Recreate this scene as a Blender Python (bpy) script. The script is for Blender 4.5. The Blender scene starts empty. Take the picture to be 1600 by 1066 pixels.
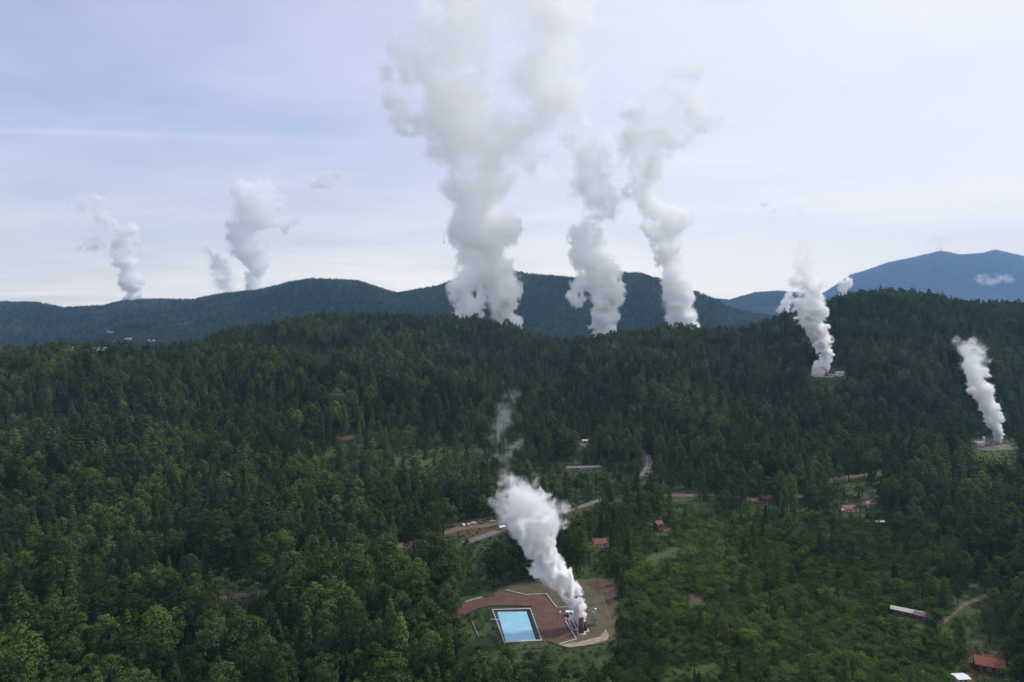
import bpy, math, random
import numpy as np
from mathutils import Vector

# ------------------------------------------------------------------ camera, world, sun, exposure
F = 1067.0            # focal length in pixels of the 1600 px wide photograph
HZ = 475.0            # image row of the horizon
CAMZ = 160.0
sc = bpy.context.scene
COL = sc.collection
cam_d = bpy.data.cameras.new("camera"); cam = bpy.data.objects.new("camera", cam_d); COL.objects.link(cam)
cam.location = (0, 0, CAMZ); cam.rotation_euler = (math.radians(90), 0, 0)
cam_d.sensor_width = 36.0; cam_d.lens = 36.0 * F / 1600.0
cam_d.shift_y = -(533.0 - HZ) / 1600.0
cam_d.clip_start = 1.0; cam_d.clip_end = 90000.0
sc.camera = cam

SUN_EL, SUN_AZ = math.radians(42), math.radians(60)     # azimuth clockwise from straight ahead (+Y)
world = bpy.data.worlds.new("World"); sc.world = world; world.use_nodes = True
wt = world.node_tree; wt.nodes.clear()


class NT:
    """Small node-tree writer: values or sockets go straight into inputs."""
    def __init__(self, tree): self.t = tree
    def n(self, kind, ins=(), out=0, **kw):
        nd = self.t.nodes.new(kind)
        for k, v in kw.items(): setattr(nd, k, v)
        for i, v in (ins.items() if isinstance(ins, dict) else enumerate(ins)):
            if v is None: continue
            if isinstance(v, bpy.types.NodeSocket): self.t.links.new(v, nd.inputs[i])
            else: nd.inputs[i].default_value = v
        return nd.outputs[out] if out is not None else nd
    def m(self, op, a, b=None, c=None, clamp=False): return self.n('ShaderNodeMath', (a, b, c), operation=op, use_clamp=clamp)
    def noise(self, vec, scale, detail=3, rough=.5, dist=0.0):
        return self.n('ShaderNodeTexNoise', {'Vector': vec, 'Scale': scale, 'Detail': detail, 'Roughness': rough, 'Distortion': dist})
    def mix(self, f, a, b, mode='MIX'):
        nd = self.t.nodes.new('ShaderNodeMix'); nd.data_type = 'RGBA'; nd.blend_type = mode
        for i, v in ((0, f), (6, a), (7, b)):
            if isinstance(v, bpy.types.NodeSocket): self.t.links.new(v, nd.inputs[i])
            else: nd.inputs[i].default_value = (*v, 1)[:4] if isinstance(v, tuple) else v
        return nd.outputs[2]
    def ramp(self, f, lo, hi): return self.n('ShaderNodeMapRange', (f, lo, hi, 0.0, 1.0), interpolation_type='SMOOTHSTEP')


w = NT(wt)
sky = w.n('ShaderNodeTexSky', sky_type='NISHITA', sun_disc=False, sun_elevation=SUN_EL, sun_rotation=SUN_AZ,
          air_density=1.0, dust_density=1.0, ozone_density=1.5)
gen = w.n('ShaderNodeTexCoord', out=0)
sep = w.n('ShaderNodeSeparateXYZ', (gen,), out=None)
dx, dy, dz = sep.outputs
zc = w.m('MAXIMUM', dz, 0.0)
flat = w.m('ADD', zc, 0.10)
pvec = w.n('ShaderNodeCombineXYZ', (w.m('DIVIDE', dx, flat), w.m('MULTIPLY', w.m('DIVIDE', dy, flat), 1.6), 0.0))
cir = w.noise(pvec, 0.55, 6, .55, .5)
cir2 = w.noise(w.n('ShaderNodeVectorMath', (pvec, (7.3, 2.1, 0.0)), operation='ADD'), 1.5, 5, .6, .6)
cov = w.m('ADD', w.m('MULTIPLY', w.m('SUBTRACT', cir, .5), .85), w.m('MULTIPLY', w.m('SUBTRACT', cir2, .5), .38))
side = w.ramp(dx, -.65, .45)
cov = w.m('ADD', cov, w.m('MULTIPLY_ADD', side, .36, .50))
cov = w.m('ADD', cov, w.m('MULTIPLY', w.m('SUBTRACT', 1.0, w.ramp(zc, .0, .17)), .30), clamp=True)
# one long thin cirrus streak
el = w.m('DIVIDE', dz, w.m('MAXIMUM', dy, .05)); azm = w.m('DIVIDE', dx, w.m('MAXIMUM', dy, .05))
line = w.m('ABSOLUTE', w.m('SUBTRACT', el, w.m('MULTIPLY_ADD', azm, -.035, .2285)))
streak = w.m('MULTIPLY', w.m('SUBTRACT', 1.0, w.ramp(line, .001, .009)), w.m('SUBTRACT', 1.0, w.ramp(azm, -.50, -.22)))
streak = w.m('MULTIPLY', streak, w.m('MULTIPLY', cir2, .30))
cov = w.m('ADD', cov, streak, clamp=True)
sky = w.n('ShaderNodeVectorMath', (sky, (1.18, .97, 1.0)), operation='MULTIPLY')
blue = w.n('ShaderNodeVectorMath', (sky, None, None, 0.12), operation='SCALE')
veil = w.mix(side, (.70, .725, .935), (.985, .97, 1.015))
veil = w.mix(w.m('SUBTRACT', 1.0, w.ramp(zc, .0, .25)), veil, (1.52, 1.36, 1.10))
skyc = w.mix(cov, w.n('ShaderNodeMix', None) if False else blue, veil)
bg = w.n('ShaderNodeBackground', (skyc, 1.0))
w.n('ShaderNodeOutputWorld', (bg,), out=None)

sun_d = bpy.data.lights.new("sun", 'SUN'); sun = bpy.data.objects.new("sun", sun_d); COL.objects.link(sun)
sun_d.energy = 2.8; sun_d.angle = math.radians(5); sun_d.color = (1.0, .965, .93)
sd = Vector((math.sin(SUN_AZ) * math.cos(SUN_EL), math.cos(SUN_AZ) * math.cos(SUN_EL), math.sin(SUN_EL)))
sun.rotation_euler = sd.to_track_quat('Z', 'Y').to_euler(); sun.location = (600, 400, 2500)

vs = sc.view_settings
sc.display_settings.display_device = 'sRGB'
vs.view_transform = 'Standard'; vs.look = 'None'; vs.exposure = 0.14; vs.gamma = 1.0; vs.use_curve_mapping = False
cy = sc.cycles
cy.volume_bounces = 16; cy.max_bounces = 18; cy.diffuse_bounces = 3; cy.transparent_max_bounces = 48
cy.volume_step_rate = 2.0; cy.volume_max_steps = 400
cy.use_denoising = True; cy.sample_clamp_indirect = 6.0

# ------------------------------------------------------------------ noise helpers (numpy)
def lattice(seed, n=64):
    return np.random.default_rng(seed).random((n, n, n), dtype=np.float32) * 2 - 1
LAT = [lattice(s) for s in (1, 2)]

def vnoise(x, y, z, k=0):
    L = LAT[k]; n = L.shape[0]
    xi, yi, zi = np.floor(x), np.floor(y), np.floor(z)
    fx, fy, fz = x - xi, y - yi, z - zi
    fx, fy, fz = (f * f * (3 - 2 * f) for f in (fx, fy, fz))
    x0, y0, z0 = (a.astype(np.int32) % n for a in (xi, yi, zi)); x1, y1, z1 = (x0 + 1) % n, (y0 + 1) % n, (z0 + 1) % n
    def q(zz):
        return (L[x0, y0, zz] * (1 - fx) + L[x1, y0, zz] * fx) * (1 - fy) + (L[x0, y1, zz] * (1 - fx) + L[x1, y1, zz] * fx) * fy
    return q(z0) * (1 - fz) + q(z1) * fz

def fbm2(x, y, octv=4, seed=0.0, gain=.5):
    s = 0; a = 1.0
    z = np.full_like(x, seed + .37)
    for i in range(octv):
        s = s + a * vnoise(x + 11.7 * i, y - 5.3 * i, z + 3.1 * i); x = x * 2.03; y = y * 2.03; a *= gain
    return s

def sstep(a, b, x):
    t = np.clip((x - a) / (b - a), 0, 1); return t * t * (3 - 2 * t)

# ------------------------------------------------------------------ terrain height
C1 = np.array([(-500, 575), (0, 566), (100, 560), (200, 555), (250, 556), (300, 552), (370, 527), (455, 511), (500, 508), (600, 508), (700, 511), (760, 515),
               (800, 523), (850, 541), (880, 548), (910, 541), (950, 533), (1000, 532), (1060, 529), (1100, 534), (1150, 534), (1190, 519), (1230, 503),
               (1280, 482), (1320, 471), (1380, 469), (1450, 474), (1500, 480), (1600, 484), (2100, 490)], float)
D1 = np.array([(-500, 880), (0, 900), (250, 980), (400, 1150), (500, 1300), (800, 1350), (900, 1230), (1100, 1230), (1250, 1300), (1400, 1350), (1600, 1350), (2100, 1350)], float)
T1 = np.array([(-500, 380), (0, 400), (300, 450), (600, 620), (800, 700), (1000, 740), (1200, 740), (1400, 720), (1600, 780), (2100, 800)], float)
C2 = np.array([(-500, 470), (0, 478), (60, 479), (100, 487), (160, 484), (195, 474), (225, 474), (300, 474), (350, 464), (400, 459), (450, 446), (490, 441), (560, 444),
               (600, 459), (620, 466), (680, 456), (740, 434), (800, 428), (850, 436), (900, 441), (960, 433), (1000, 434), (1050, 449), (1090, 468),
               (1130, 486), (1200, 500), (1300, 505), (2100, 505)], float)
C3 = np.array([(-500, 500), (900, 500), (1050, 478), (1110, 467), (1140, 471), (1180, 459), (1215, 456), (1260, 460), (1320, 470), (1600, 480), (2100, 490)], float)
C4 = np.array([(-500, 505), (1150, 505), (1230, 485), (1290, 458), (1330, 431), (1390, 411), (1440, 401), (1470, 394), (1500, 399), (1535, 396), (1555, 391), (1600, 403),
               (1700, 425), (2100, 450)], float)
D2, D3, D4 = 4200.0, 8200.0, 13000.0
PAD_C = (25.0, 350.0)

def zrow(py, d): return CAMZ - (py - HZ) * d / F

def height(X, Y):
    X = np.asarray(X, float); Y = np.asarray(Y, float)
    Yp = np.maximum(Y, 150.0)
    px = np.clip(800 + F * X / Yp, -500, 2100)
    d1 = np.interp(px, D1[:, 0], D1[:, 1]); t1 = np.interp(px, T1[:, 0], T1[:, 1])
    z1 = zrow(np.interp(px, C1[:, 0], C1[:, 1]) + 5, d1)
    z2 = zrow(np.interp(px, C2[:, 0], C2[:, 1]), D2)
    z3 = zrow(np.interp(px, C3[:, 0], C3[:, 1]), D3)
    z4 = zrow(np.interp(px, C4[:, 0], C4[:, 1]), D4)
    low = np.interp(px, [0, 450, 700, 1100, 1600], [-10, -15, -40, -40, 10])
    st = [(np.full_like(px, -1e5), 0 * px), (t1, 0 * px), (d1, z1), (d1 + 420, np.minimum(low, z1 - 40)), (np.full_like(px, 2700.), low), (np.full_like(px, D2), z2),
          (np.full_like(px, 5800.), 0 * px - 20), (np.full_like(px, D3), z3), (np.full_like(px, 9800.), 0 * px), (np.full_like(px, D4), z4),
          (np.full_like(px, 16500.), 0 * px - 60), (np.full_like(px, 2e5), 0 * px - 60)]
    z = np.zeros_like(px)
    for (a, za), (b, zb) in zip(st[:-1], st[1:]):
        t = np.clip((Yp - a) / (b - a), 0, 1)
        rise = zb > za
        s = np.where(rise, t ** 1.25 * (1 - .35 * t) / .65 * .55 + (t * t * (3 - 2 * t)) * .45, t * t * (3 - 2 * t))
        z = np.where((Yp >= a) & (Yp < b), za + (zb - za) * s, z)
    # gullies, fading out at the ridges' crests so that the skylines stay
    crest = 1 - np.exp(-((Yp - d1) / 150) ** 2) - np.exp(-((Yp - D2) / 300) ** 2) - np.exp(-((Yp - D3) / 700) ** 2) - np.exp(-((Yp - D4) / 1100) ** 2)
    crest = np.clip(crest, .12, 1)
    slope = sstep(0, 300, Yp - t1)
    far = sstep(2000, 2800, Yp)
    nz = fbm2(X / 170, Y / 170, 4) * (2.2 + 21 * slope * (1 - far)) + fbm2(X / 520, Y / 520, 4, 5.) * 85 * far * (1 + 1.2 * sstep(5500, 11000, Yp))
    pad = sstep(38, 95, np.hypot((X - PAD_C[0]), (Y - PAD_C[1]) * 1.1))
    return z + nz * crest * pad

def at(px, py, z=0.0):
    y = (CAMZ - z) * F / (py - HZ); return Vector(((px - 800) * y / F, y, z))

_YS = np.concatenate([np.arange(200, 2000, 1.0), np.arange(2000, 14000, 6.0)])
def hit(px, py, lift=0.0):
    """The point of the terrain (raised by LIFT) that the photograph shows at a pixel."""
    xs = (px - 800) / F * _YS; zs = height(xs, _YS) + lift
    i = int(np.argmax(CAMZ - (py - HZ) * _YS / F <= zs))
    return Vector((xs[i], _YS[i], float(zs[i])))
def gz(x, y): return float(height(np.array([x]), np.array([y]))[0])
def project(p): return 800 + F * p[..., 0] / p[..., 1], HZ + F * (CAMZ - p[..., 2]) / p[..., 1]

# ------------------------------------------------------------------ materials
def mat(name, build):
    m = bpy.data.materials.new(name); m.use_nodes = True; m.node_tree.nodes.clear()
    build(NT(m.node_tree)); return m
def out(s, surf=None, vol=None): s.n('ShaderNodeOutputMaterial', {'Surface': surf, 'Volume': vol}, out=None)
def plain(name, col, rough=.8, metal=0.0, var=.25, scale=1.5, col2=None, spec=.3):
    def b(s):
        p = s.n('ShaderNodeTexCoord', out=3)
        n = s.noise(p, scale, 5, .6)
        dark = tuple(c * (1 - var) for c in col); c = s.mix(s.ramp(n, .3, .7), dark, col2 or col)
        bs = s.n('ShaderNodeBsdfPrincipled', {'Base Color': c, 'Roughness': rough, 'Metallic': metal, 'Specular IOR Level': spec})
        out(s, bs)
    return mat(name, b)
def foliage(name, a, b2, dead):
    def b(s):
        tint = s.n('ShaderNodeAttribute', attribute_type='INSTANCER', attribute_name='tint', out=None)
        rnd = s.n('ShaderNodeObjectInfo', out=5)
        sp = s.n('ShaderNodeSeparateXYZ', (tint.outputs['Vector'],), out=None)       # x: hue, y: brownness, z: brightness
        geo = s.n('ShaderNodeNewGeometry', out=0)
        n = s.noise(geo, .35, 2)
        c = s.mix(sp.outputs[0], a, b2)
        c = s.mix(s.ramp(n, .35, .7), c, s.mix(.35, c, (.10, .115, .03)))
        c = s.mix(sp.outputs[1], c, dead)
        k = s.m('MULTIPLY', s.m('MULTIPLY_ADD', rnd, .5, .75), sp.outputs[2])
        c = s.n('ShaderNodeVectorMath', {0: c, 3: k}, operation='SCALE')
        d = s.n('ShaderNodeBsdfDiffuse', (c,)); t = s.n('ShaderNodeBsdfTranslucent', (s.mix(.5, c, (.08, .12, .02)),))
        out(s, s.n('ShaderNodeMixShader', (.2, d, t)))
    return mat(name, b)
M = {}
M['needle'] = foliage('pine needles', (.038, .076, .021), (.100, .134, .026), (.084, .068, .050))
M['leaf'] = foliage('green leaves', (.048, .104, .023), (.122, .168, .028), (.095, .08, .035))
M['bark'] = plain('bark', (.075, .052, .04), .9, 0, .5, 2.)
def ground_mat(s):
    p = s.n('ShaderNodeNewGeometry', out=0)
    n1 = s.noise(p, .012, 6, .6); n2 = s.noise(p, .11, 6, .65)
    c = s.mix(s.ramp(n2, .35, .65), (.022, .040, .014), (.055, .075, .022))
    c = s.mix(s.m('MULTIPLY', s.ramp(n1, .55, .68), .7), c, (.085, .055, .036))
    att = s.n('ShaderNodeAttribute', attribute_name='kind', out=None)
    k = s.n('ShaderNodeSeparateXYZ', (att.outputs['Vector'],), out=None)
    c = s.mix(k.outputs[0], c, s.mix(n2, (.045, .080, .022), (.085, .112, .032)))      # grass
    c = s.mix(k.outputs[1], c, s.mix(n2, (.09, .042, .03), (.15, .085, .06)))        # bare reddish soil
    c = s.mix(k.outputs[2], c, s.mix(s.ramp(s.noise(p, .06, 5, .7), .3, .7), (.010, .028, .018), (.030, .058, .024)))      # far woods
    bmp = s.n('ShaderNodeBump', {'Height': s.noise(p, .05, 8, .75), 'Strength': s.m('MULTIPLY', k.outputs[2], 1.0), 'Distance': 30.0})
    out(s, s.n('ShaderNodeBsdfPrincipled', {'Base Color': c, 'Roughness': .95, 'Specular IOR Level': .1, 'Normal': bmp}))
M['ground'] = mat('hill ground', ground_mat)
def redsoil(s):
    p = s.n('ShaderNodeNewGeometry', out=0)
    a = s.noise(p, .12, 6, .65); b = s.noise(p, .9, 4, .6)
    c = s.mix(s.ramp(a, .3, .7), (.085, .038, .029), (.145, .070, .052))
    c = s.mix(s.m('MULTIPLY', b, .5), c, (.13, .10, .09))
    tr = s.noise(s.n('ShaderNodeVectorMath', (p, (.9, .07, 1.0)), operation='MULTIPLY'), 1.0, 4, .6)
    c = s.mix(s.m('MULTIPLY', s.ramp(tr, .5, .68), .55), c, (.145, .095, .075))
    out(s, s.n('ShaderNodeBsdfPrincipled', {'Base Color': c, 'Roughness': .95, 'Specular IOR Level': .1}))
M['redsoil'] = mat('red gravel', redsoil)
M['drysoil'] = plain('dry brown soil', (.085, .085, .035), .95, 0, .35, .10, (.112, .086, .054))
M['sand'] = plain('pale sand', (.36, .29, .20), .95, 0, .4, .3)
M['asphalt'] = plain('worn asphalt', (.17, .165, .155), .9, 0, .3, .25)
M['earth_road'] = plain('earth road', (.18, .13, .09), .95, 0, .4, .2)
M['shadesoil'] = plain('brown soil in painted shade', (.075, .042, .03), .95, 0, .4, .2, (.11, .06, .042))  # brown bank soil with its shade put into the colour
M['darkgravel'] = plain('dark gravel', (.10, .09, .085), .95, 0, .4, .15, (.19, .165, .14))
M['bank'] = plain('grassy bank', (.045, .07, .018), .95, 0, .5, .5, (.095, .10, .035))
M['concrete'] = plain('pale concrete', (.52, .50, .46), .85, 0, .35, .6)
M['white'] = plain('white paint', (.75, .75, .73), .6, 0, .15, .5)
M['liner'] = plain('dark pond liner', (.040, .040, .055), .5, 0, .35, .5)
def water(s):
    p = s.n('ShaderNodeNewGeometry', out=0)
    n = s.noise(p, .13, 4, .55)
    c = s.mix(s.ramp(n, .3, .75), (.24, .50, .64), (.30, .57, .70))
    b = s.n('ShaderNodeBump', {'Height': s.noise(p, 1.4, 3), 'Strength': .08, 'Distance': .3})
    out(s, s.n('ShaderNodeBsdfPrincipled', {'Base Color': c, 'Roughness': .25, 'Specular IOR Level': .35, 'Normal': b}))
M['water'] = mat('milky blue water', water)
M['steel'] = plain('silver cladding', (.55, .56, .58), .35, .7, .2, 1.)
M['pipe'] = plain('grey pipe', (.42, .43, .44), .5, .3, .3, 1.)
M['timber'] = plain('stained brown timber', (.20, .12, .07), .9, 0, .55, .8)
M['tile'] = plain('clay roof tiles', (.27, .095, .06), .9, 0, .4, .9)
M['redroof'] = plain('red metal roof', (.25, .055, .045), .6, 0, .3, .6)
M['purpleroof'] = plain('dull purple roof', (.17, .12, .13), .7, 0, .3, .6)
M['beigeroof'] = plain('pale sheet roof', (.55, .50, .42), .6, 0, .3, .6)
M['plaster'] = plain('cream plaster', (.62, .55, .46), .9, 0, .2, .8)
M['brick'] = plain('brown brick', (.12, .065, .05), .9, 0, .35, 1.)
M['glass'] = plain('dark window glass', (.02, .025, .03), .1, 0, .2, 1., spec=.6)
M['dark'] = plain('dark metal', (.05, .05, .055), .6, .3, .3, 1.)
M['tyre'] = plain('black rubber', (.02, .02, .02), .9, 0, .2, 1.)
M['galv'] = plain('galvanised steel', (.45, .46, .47), .5, .4, .25, 1.)
M['pole'] = plain('pale concrete pole', (.50, .49, .46), .8, 0, .2, .8)
M['rock'] = plain('pale bare rock', (.50, .47, .44), .95, 0, .4, .06)
def carpaint(name, c): return plain(name, c, .3, 0, .05, 1., spec=.5)
M['car_white'] = carpaint('white car paint', (.8, .8, .8)); M['car_silver'] = carpaint('silver car paint', (.45, .46, .48)); M['car_dark'] = carpaint('dark car paint', (.06, .065, .08))

# ------------------------------------------------------------------ object helpers
def tag(o, label=None, cat=None, group=None, kind=None):
    if label: o['label'] = label
    if cat: o['category'] = cat
    if group: o['group'] = group
    if kind: o['kind'] = kind
    return o
def empty(name, loc=(0, 0, 0), rz=0.0, **kw):
    o = bpy.data.objects.new(name, None); COL.objects.link(o); o.location = loc; o.rotation_euler.z = rz
    o.empty_display_size = .5
    return tag(o, **kw)
class MB:
    """Collects boxes, bars, lathes and prisms; build() links them as one mesh object."""
    def __init__(self): self.v = []; self.f = []
    def add(self, vs, fs):
        n = len(self.v); self.v += [tuple(v) for v in vs]; self.f += [tuple(i + n for i in f) for f in fs]; return self
    def box(self, x0, x1, y0, y1, z0, z1):
        return self.add([(x, y, z) for z in (z0, z1) for y in (y0, y1) for x in (x0, x1)],
                        [(0, 2, 3, 1), (4, 5, 7, 6), (0, 1, 5, 4), (2, 6, 7, 3), (0, 4, 6, 2), (1, 3, 7, 5)])
    def prism(self, poly, z0, z1):
        n = len(poly)
        return self.add([(p[0], p[1], z0) for p in poly] + [(p[0], p[1], z1) for p in poly],
                        [tuple(range(n))[::-1], tuple(range(n, 2 * n))] + [(i, (i + 1) % n, n + (i + 1) % n, n + i) for i in range(n)])
    def lathe(self, prof, cx=0, cy=0, seg=20):
        vs = []; fs = []
        for r, z in prof: vs += [(cx + r * math.cos(2 * math.pi * k / seg), cy + r * math.sin(2 * math.pi * k / seg), z) for k in range(seg)]
        for i in range(len(prof) - 1):
            for k in range(seg):
                a, b = i * seg + k, i * seg + (k + 1) % seg; fs.append((a, b, b + seg, a + seg))
        fs.append(tuple(range(seg))[::-1]); fs.append(tuple(range((len(prof) - 1) * seg, len(prof) * seg)))
        return self.add(vs, fs)
    def tube(self, pts, r, seg=8):
        pts = [Vector(p) for p in pts]; vs = []; fs = []
        for i, p in enumerate(pts):
            d = (pts[min(i + 1, len(pts) - 1)] - pts[max(i - 1, 0)]).normalized()
            a = d.cross(Vector((0, 0, 1)) if abs(d.z) < .95 else Vector((1, 0, 0))).normalized(); b = d.cross(a)
            rr = r[i] if isinstance(r, (list, tuple)) else r
            vs += [p + (a * math.cos(2 * math.pi * k / seg) + b * math.sin(2 * math.pi * k / seg)) * rr for k in range(seg)]
        for i in range(len(pts) - 1):
            for k in range(seg):
                q, s = i * seg + k, i * seg + (k + 1) % seg; fs.append((q, s, s + seg, q + seg))
        fs += [tuple(range(seg))[::-1], tuple(range((len(pts) - 1) * seg, len(pts) * seg))]
        return self.add(vs, fs)
    def wall(self, pts, w, h, z0=0.0):
        """A low wall of width W and height H along a polyline that follows the ground."""
        pts = [Vector(p) for p in pts]; vs = []; fs = []
        for i, p in enumerate(pts):
            d = (pts[min(i + 1, len(pts) - 1)] - pts[max(i - 1, 0)]); d.z = 0; d.normalize()
            s = Vector((-d.y, d.x, 0)) * (w / 2)
            vs += [p - s + Vector((0, 0, z0)), p + s + Vector((0, 0, z0)), p + s + Vector((0, 0, z0 + h)), p - s + Vector((0, 0, z0 + h))]
        for i in range(len(pts) - 1):
            for k in range(4):
                a, b = 4 * i + k, 4 * i + (k + 1) % 4; fs.append((a, b, b + 4, a + 4))
        fs += [(3, 2, 1, 0), tuple(4 * (len(pts) - 1) + k for k in range(4))]
        return self.add(vs, fs)
    def mesh(self, name, m, smooth=False):
        me = bpy.data.meshes.new(name); me.from_pydata(self.v, [], self.f); me.update()
        if smooth: me.polygons.foreach_set('use_smooth', [True] * len(me.polygons))
        if m: me.materials.append(M[m] if isinstance(m, str) else m)
        return me
    def build(self, name, m, parent=None, smooth=False, **kw):
        o = bpy.data.objects.new(name, self.mesh(name, m, smooth)); COL.objects.link(o)
        if parent: o.parent = parent
        return tag(o, **kw)
def copy_tree(o, parent=None):
    c = o.copy(); COL.objects.link(c)
    if parent: c.parent = parent
    for ch in list(o.children): copy_tree(ch, c)
    return c
def smoothline(pts, step=4.0):
    P = [Vector(p) for p in pts]; P = [P[0]] + P + [P[-1]]; o = []
    for a, b, c, d in zip(P, P[1:], P[2:], P[3:]):
        n = max(2, int((c - b).length / step))
        for i in range(n):
            t = i / n
            o.append(.5 * ((2 * b) + (c - a) * t + (2 * a - 5 * b + 4 * c - d) * t * t + (3 * b - a - 3 * c + d) * t ** 3))
    return o + [P[-1]]

# ------------------------------------------------------------------ clearings, as seen: (polygon in the photograph, soil kind 0 grass / 1 bare)
CLEAR = [
    ([(722, 938), (745, 926), (790, 917), (860, 905), (960, 905), (962, 985), (952, 1004), (885, 1013), (790, 1006), (762, 962), (748, 950), (722, 956)], None),
    ([(726, 985), (760, 985), (770, 1012), (726, 1012)], 0),
    ([(335, 922), (410, 922), (412, 936), (340, 942)], 1),
    ([(622, 848), (670, 842), (672, 850), (628, 862)], 1),
    ([(690, 830), (700, 816), (790, 808), (792, 830), (735, 842)], 1),
    ([(868, 806), (938, 780), (942, 786), (886, 806)], 1),
    ([(885, 728), (936, 726), (936, 733), (885, 734)], 1),
    ([(1004, 738), (1008, 712), (1016, 711), (1018, 722), (1014, 738)], 1),
    ([(1040, 770), (1100, 767), (1125, 772), (1120, 779), (1060, 778)], 1), ([(1135, 774), (1185, 778), (1185, 784), (1138, 780)], 1),
    ([(1283, 748), (1340, 742), (1388, 734), (1388, 741), (1300, 755)], 1),
    ([(522, 681), (562, 680), (562, 686), (524, 687)], 1),
    ([(905, 685), (922, 685), (922, 698), (903, 698)], 1),
    ([(926, 840), (950, 840), (950, 857), (926, 857)], 0),
    ([(1018, 815), (1036, 815), (1050, 830), (1018, 832)], 1),
    ([(1190, 772), (1206, 772), (1206, 781), (1190, 781)], 1), ([(1233, 772), (1252, 772), (1252, 780), (1233, 780)], 1),
    ([(1318, 788), (1340, 788), (1340, 798), (1318, 799)], 1), ([(1350, 780), (1364, 780), (1364, 792), (1350, 792)], 1),
    ([(1008, 878), (1012, 868), (1062, 852), (1064, 858), (1034, 872)], 0),
    ([(1392, 945), (1450, 958), (1448, 973), (1400, 958)], 1),
    ([(1475, 968), (1500, 945), (1545, 928), (1547, 933), (1505, 953), (1480, 972)], 0),
    ([(1518, 1014), (1562, 1020), (1562, 1060), (1518, 1050)], 1),
    ([(1485, 1050), (1520, 1050), (1520, 1070), (1485, 1070)], 1),
    ([(1518, 684), (1586, 684), (1590, 714), (1530, 714)], 0),
    ([(1266, 578), (1322, 578), (1322, 592), (1268, 592)], 1),
    ([(1040, 1066), (1046, 1044), (1130, 1036), (1130, 1041), (1054, 1050), (1052, 1066)], 0),
    ([(1072, 930), (1104, 930), (1104, 940), (1076, 940)], 1),
]
SOIL = CLEAR + [([(0, 655), (60, 640), (135, 655), (90, 690), (0, 690)], 1), ([(600, 720), (680, 700), (760, 700), (740, 716), (640, 735)], 0)]
def inpoly(px, py, poly):
    r = np.zeros(px.shape, bool); n = len(poly)
    for i in range(n):
        (x0, y0), (x1, y1) = poly[i], poly[(i + 1) % n]
        if y0 == y1: continue
        c = ((y0 > py) != (y1 > py)) & (px < (x1 - x0) * (py - y0) / (y1 - y0) + x0); r ^= c
    return r

# ------------------------------------------------------------------ the ground: one sheet to the horizon
def build_ground():
    us = np.linspace(-1.4, 1.4, 480)
    ys = np.concatenate([np.linspace(-2500, 140, 14)[:-1], np.linspace(140, 1000, 330)[:-1], np.linspace(1000, 1800, 130)[:-1], np.linspace(1800, 5400, 150)[:-1],
                         np.linspace(5400, 14200, 150)])
    base = np.maximum(ys + 150, 700.0)
    X = us[None, :] * base[:, None]; Y = np.repeat(ys[:, None], len(us), 1)
    Z = height(X, Y)
    nr, nc = X.shape
    me = bpy.data.meshes.new('ground')
    V = np.stack([X, Y, Z], -1).reshape(-1, 3).astype(np.float32)
    idx = np.arange(nr * nc).reshape(nr, nc)
    Q = np.stack([idx[:-1, :-1], idx[:-1, 1:], idx[1:, 1:], idx[1:, :-1]], -1).reshape(-1, 4)
    me.vertices.add(len(V)); me.vertices.foreach_set('co', V.ravel())
    me.loops.add(Q.size); me.loops.foreach_set('vertex_index', Q.ravel().astype(np.int32))
    me.polygons.add(len(Q)); me.polygons.foreach_set('loop_start', np.arange(0, Q.size, 4, dtype=np.int32))
    me.update(calc_edges=True); me.polygons.foreach_set('use_smooth', np.ones(len(Q), bool))
    k = np.zeros((len(V), 3), np.float32)
    ok = V[:, 1] > 150
    px, py = project(np.where(ok[:, None], V, (0, 1000, 0)))
    for poly, s in SOIL:
        if s is None: continue
        ins = inpoly(px, py, poly) & ok & (V[:, 1] < 1600); k[ins, s] = .8
    k[:, 2] = sstep(1500, 2300, V[:, 1])
    # grassy thicket country right of the pad
    zone = ok & (V[:, 1] < 1100) & (px > 930)
    k[:, 0] = np.maximum(k[:, 0], np.where(zone, .45 * sstep(930, 990, px) * sstep(1000, 650, V[:, 1]), 0))
    at_ = me.attributes.new('kind', 'FLOAT_VECTOR', 'POINT'); at_.data.foreach_set('vector', k.ravel())
    me.materials.append(M['ground'])
    o = bpy.data.objects.new('ground', me); COL.objects.link(o)
    return tag(o, 'wooded hills and valley floor reaching to the far blue mountain', 'ground', kind='structure')
build_ground()

ROADS = []
def strip(name, pts, width, m, lift, **kw):
    """A road as a sheet laid just above the ground."""
    P = smoothline(pts, 4.0); mb = MB(); vs = []; fs = []; ROADS.append((np.array([(q.x, q.y) for q in P]), width))
    for i, p in enumerate(P):
        d = P[min(i + 1, len(P) - 1)] - P[max(i - 1, 0)]; d.z = 0; d.normalize(); s = Vector((-d.y, d.x, 0))
        for t in (-.5, -.17, .17, .5):
            q = p + s * width * t; vs.append((q.x, q.y, gz(q.x, q.y) + lift))
    for i in range(len(P) - 1):
        for k in range(3): fs.append((4 * i + k, 4 * i + k + 1, 4 * i + k + 5, 4 * i + k + 4))
    return mb.add(vs, fs).build(name, m, kind='structure', **kw)
def onpix(*pp): return [hit(x, y) for x, y in pp]
strip('road', onpix((340, 937), (375, 932), (412, 928), (450, 922)), 5.5, 'asphalt', .25, label='grey asphalt road glimpsed between the left pines', cat='road')
strip('dirt_road', onpix((618, 856), (645, 850), (672, 845)), 9, 'earth_road', .25, label='tan dirt road in a gap left of the near plume', cat='road')
strip('dirt_road', onpix((690, 835), (725, 826), (760, 822), (792, 818)), 8, 'earth_road', .25, label='brown earth lay-by with parked cars beside the near plume', cat='road')
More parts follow.
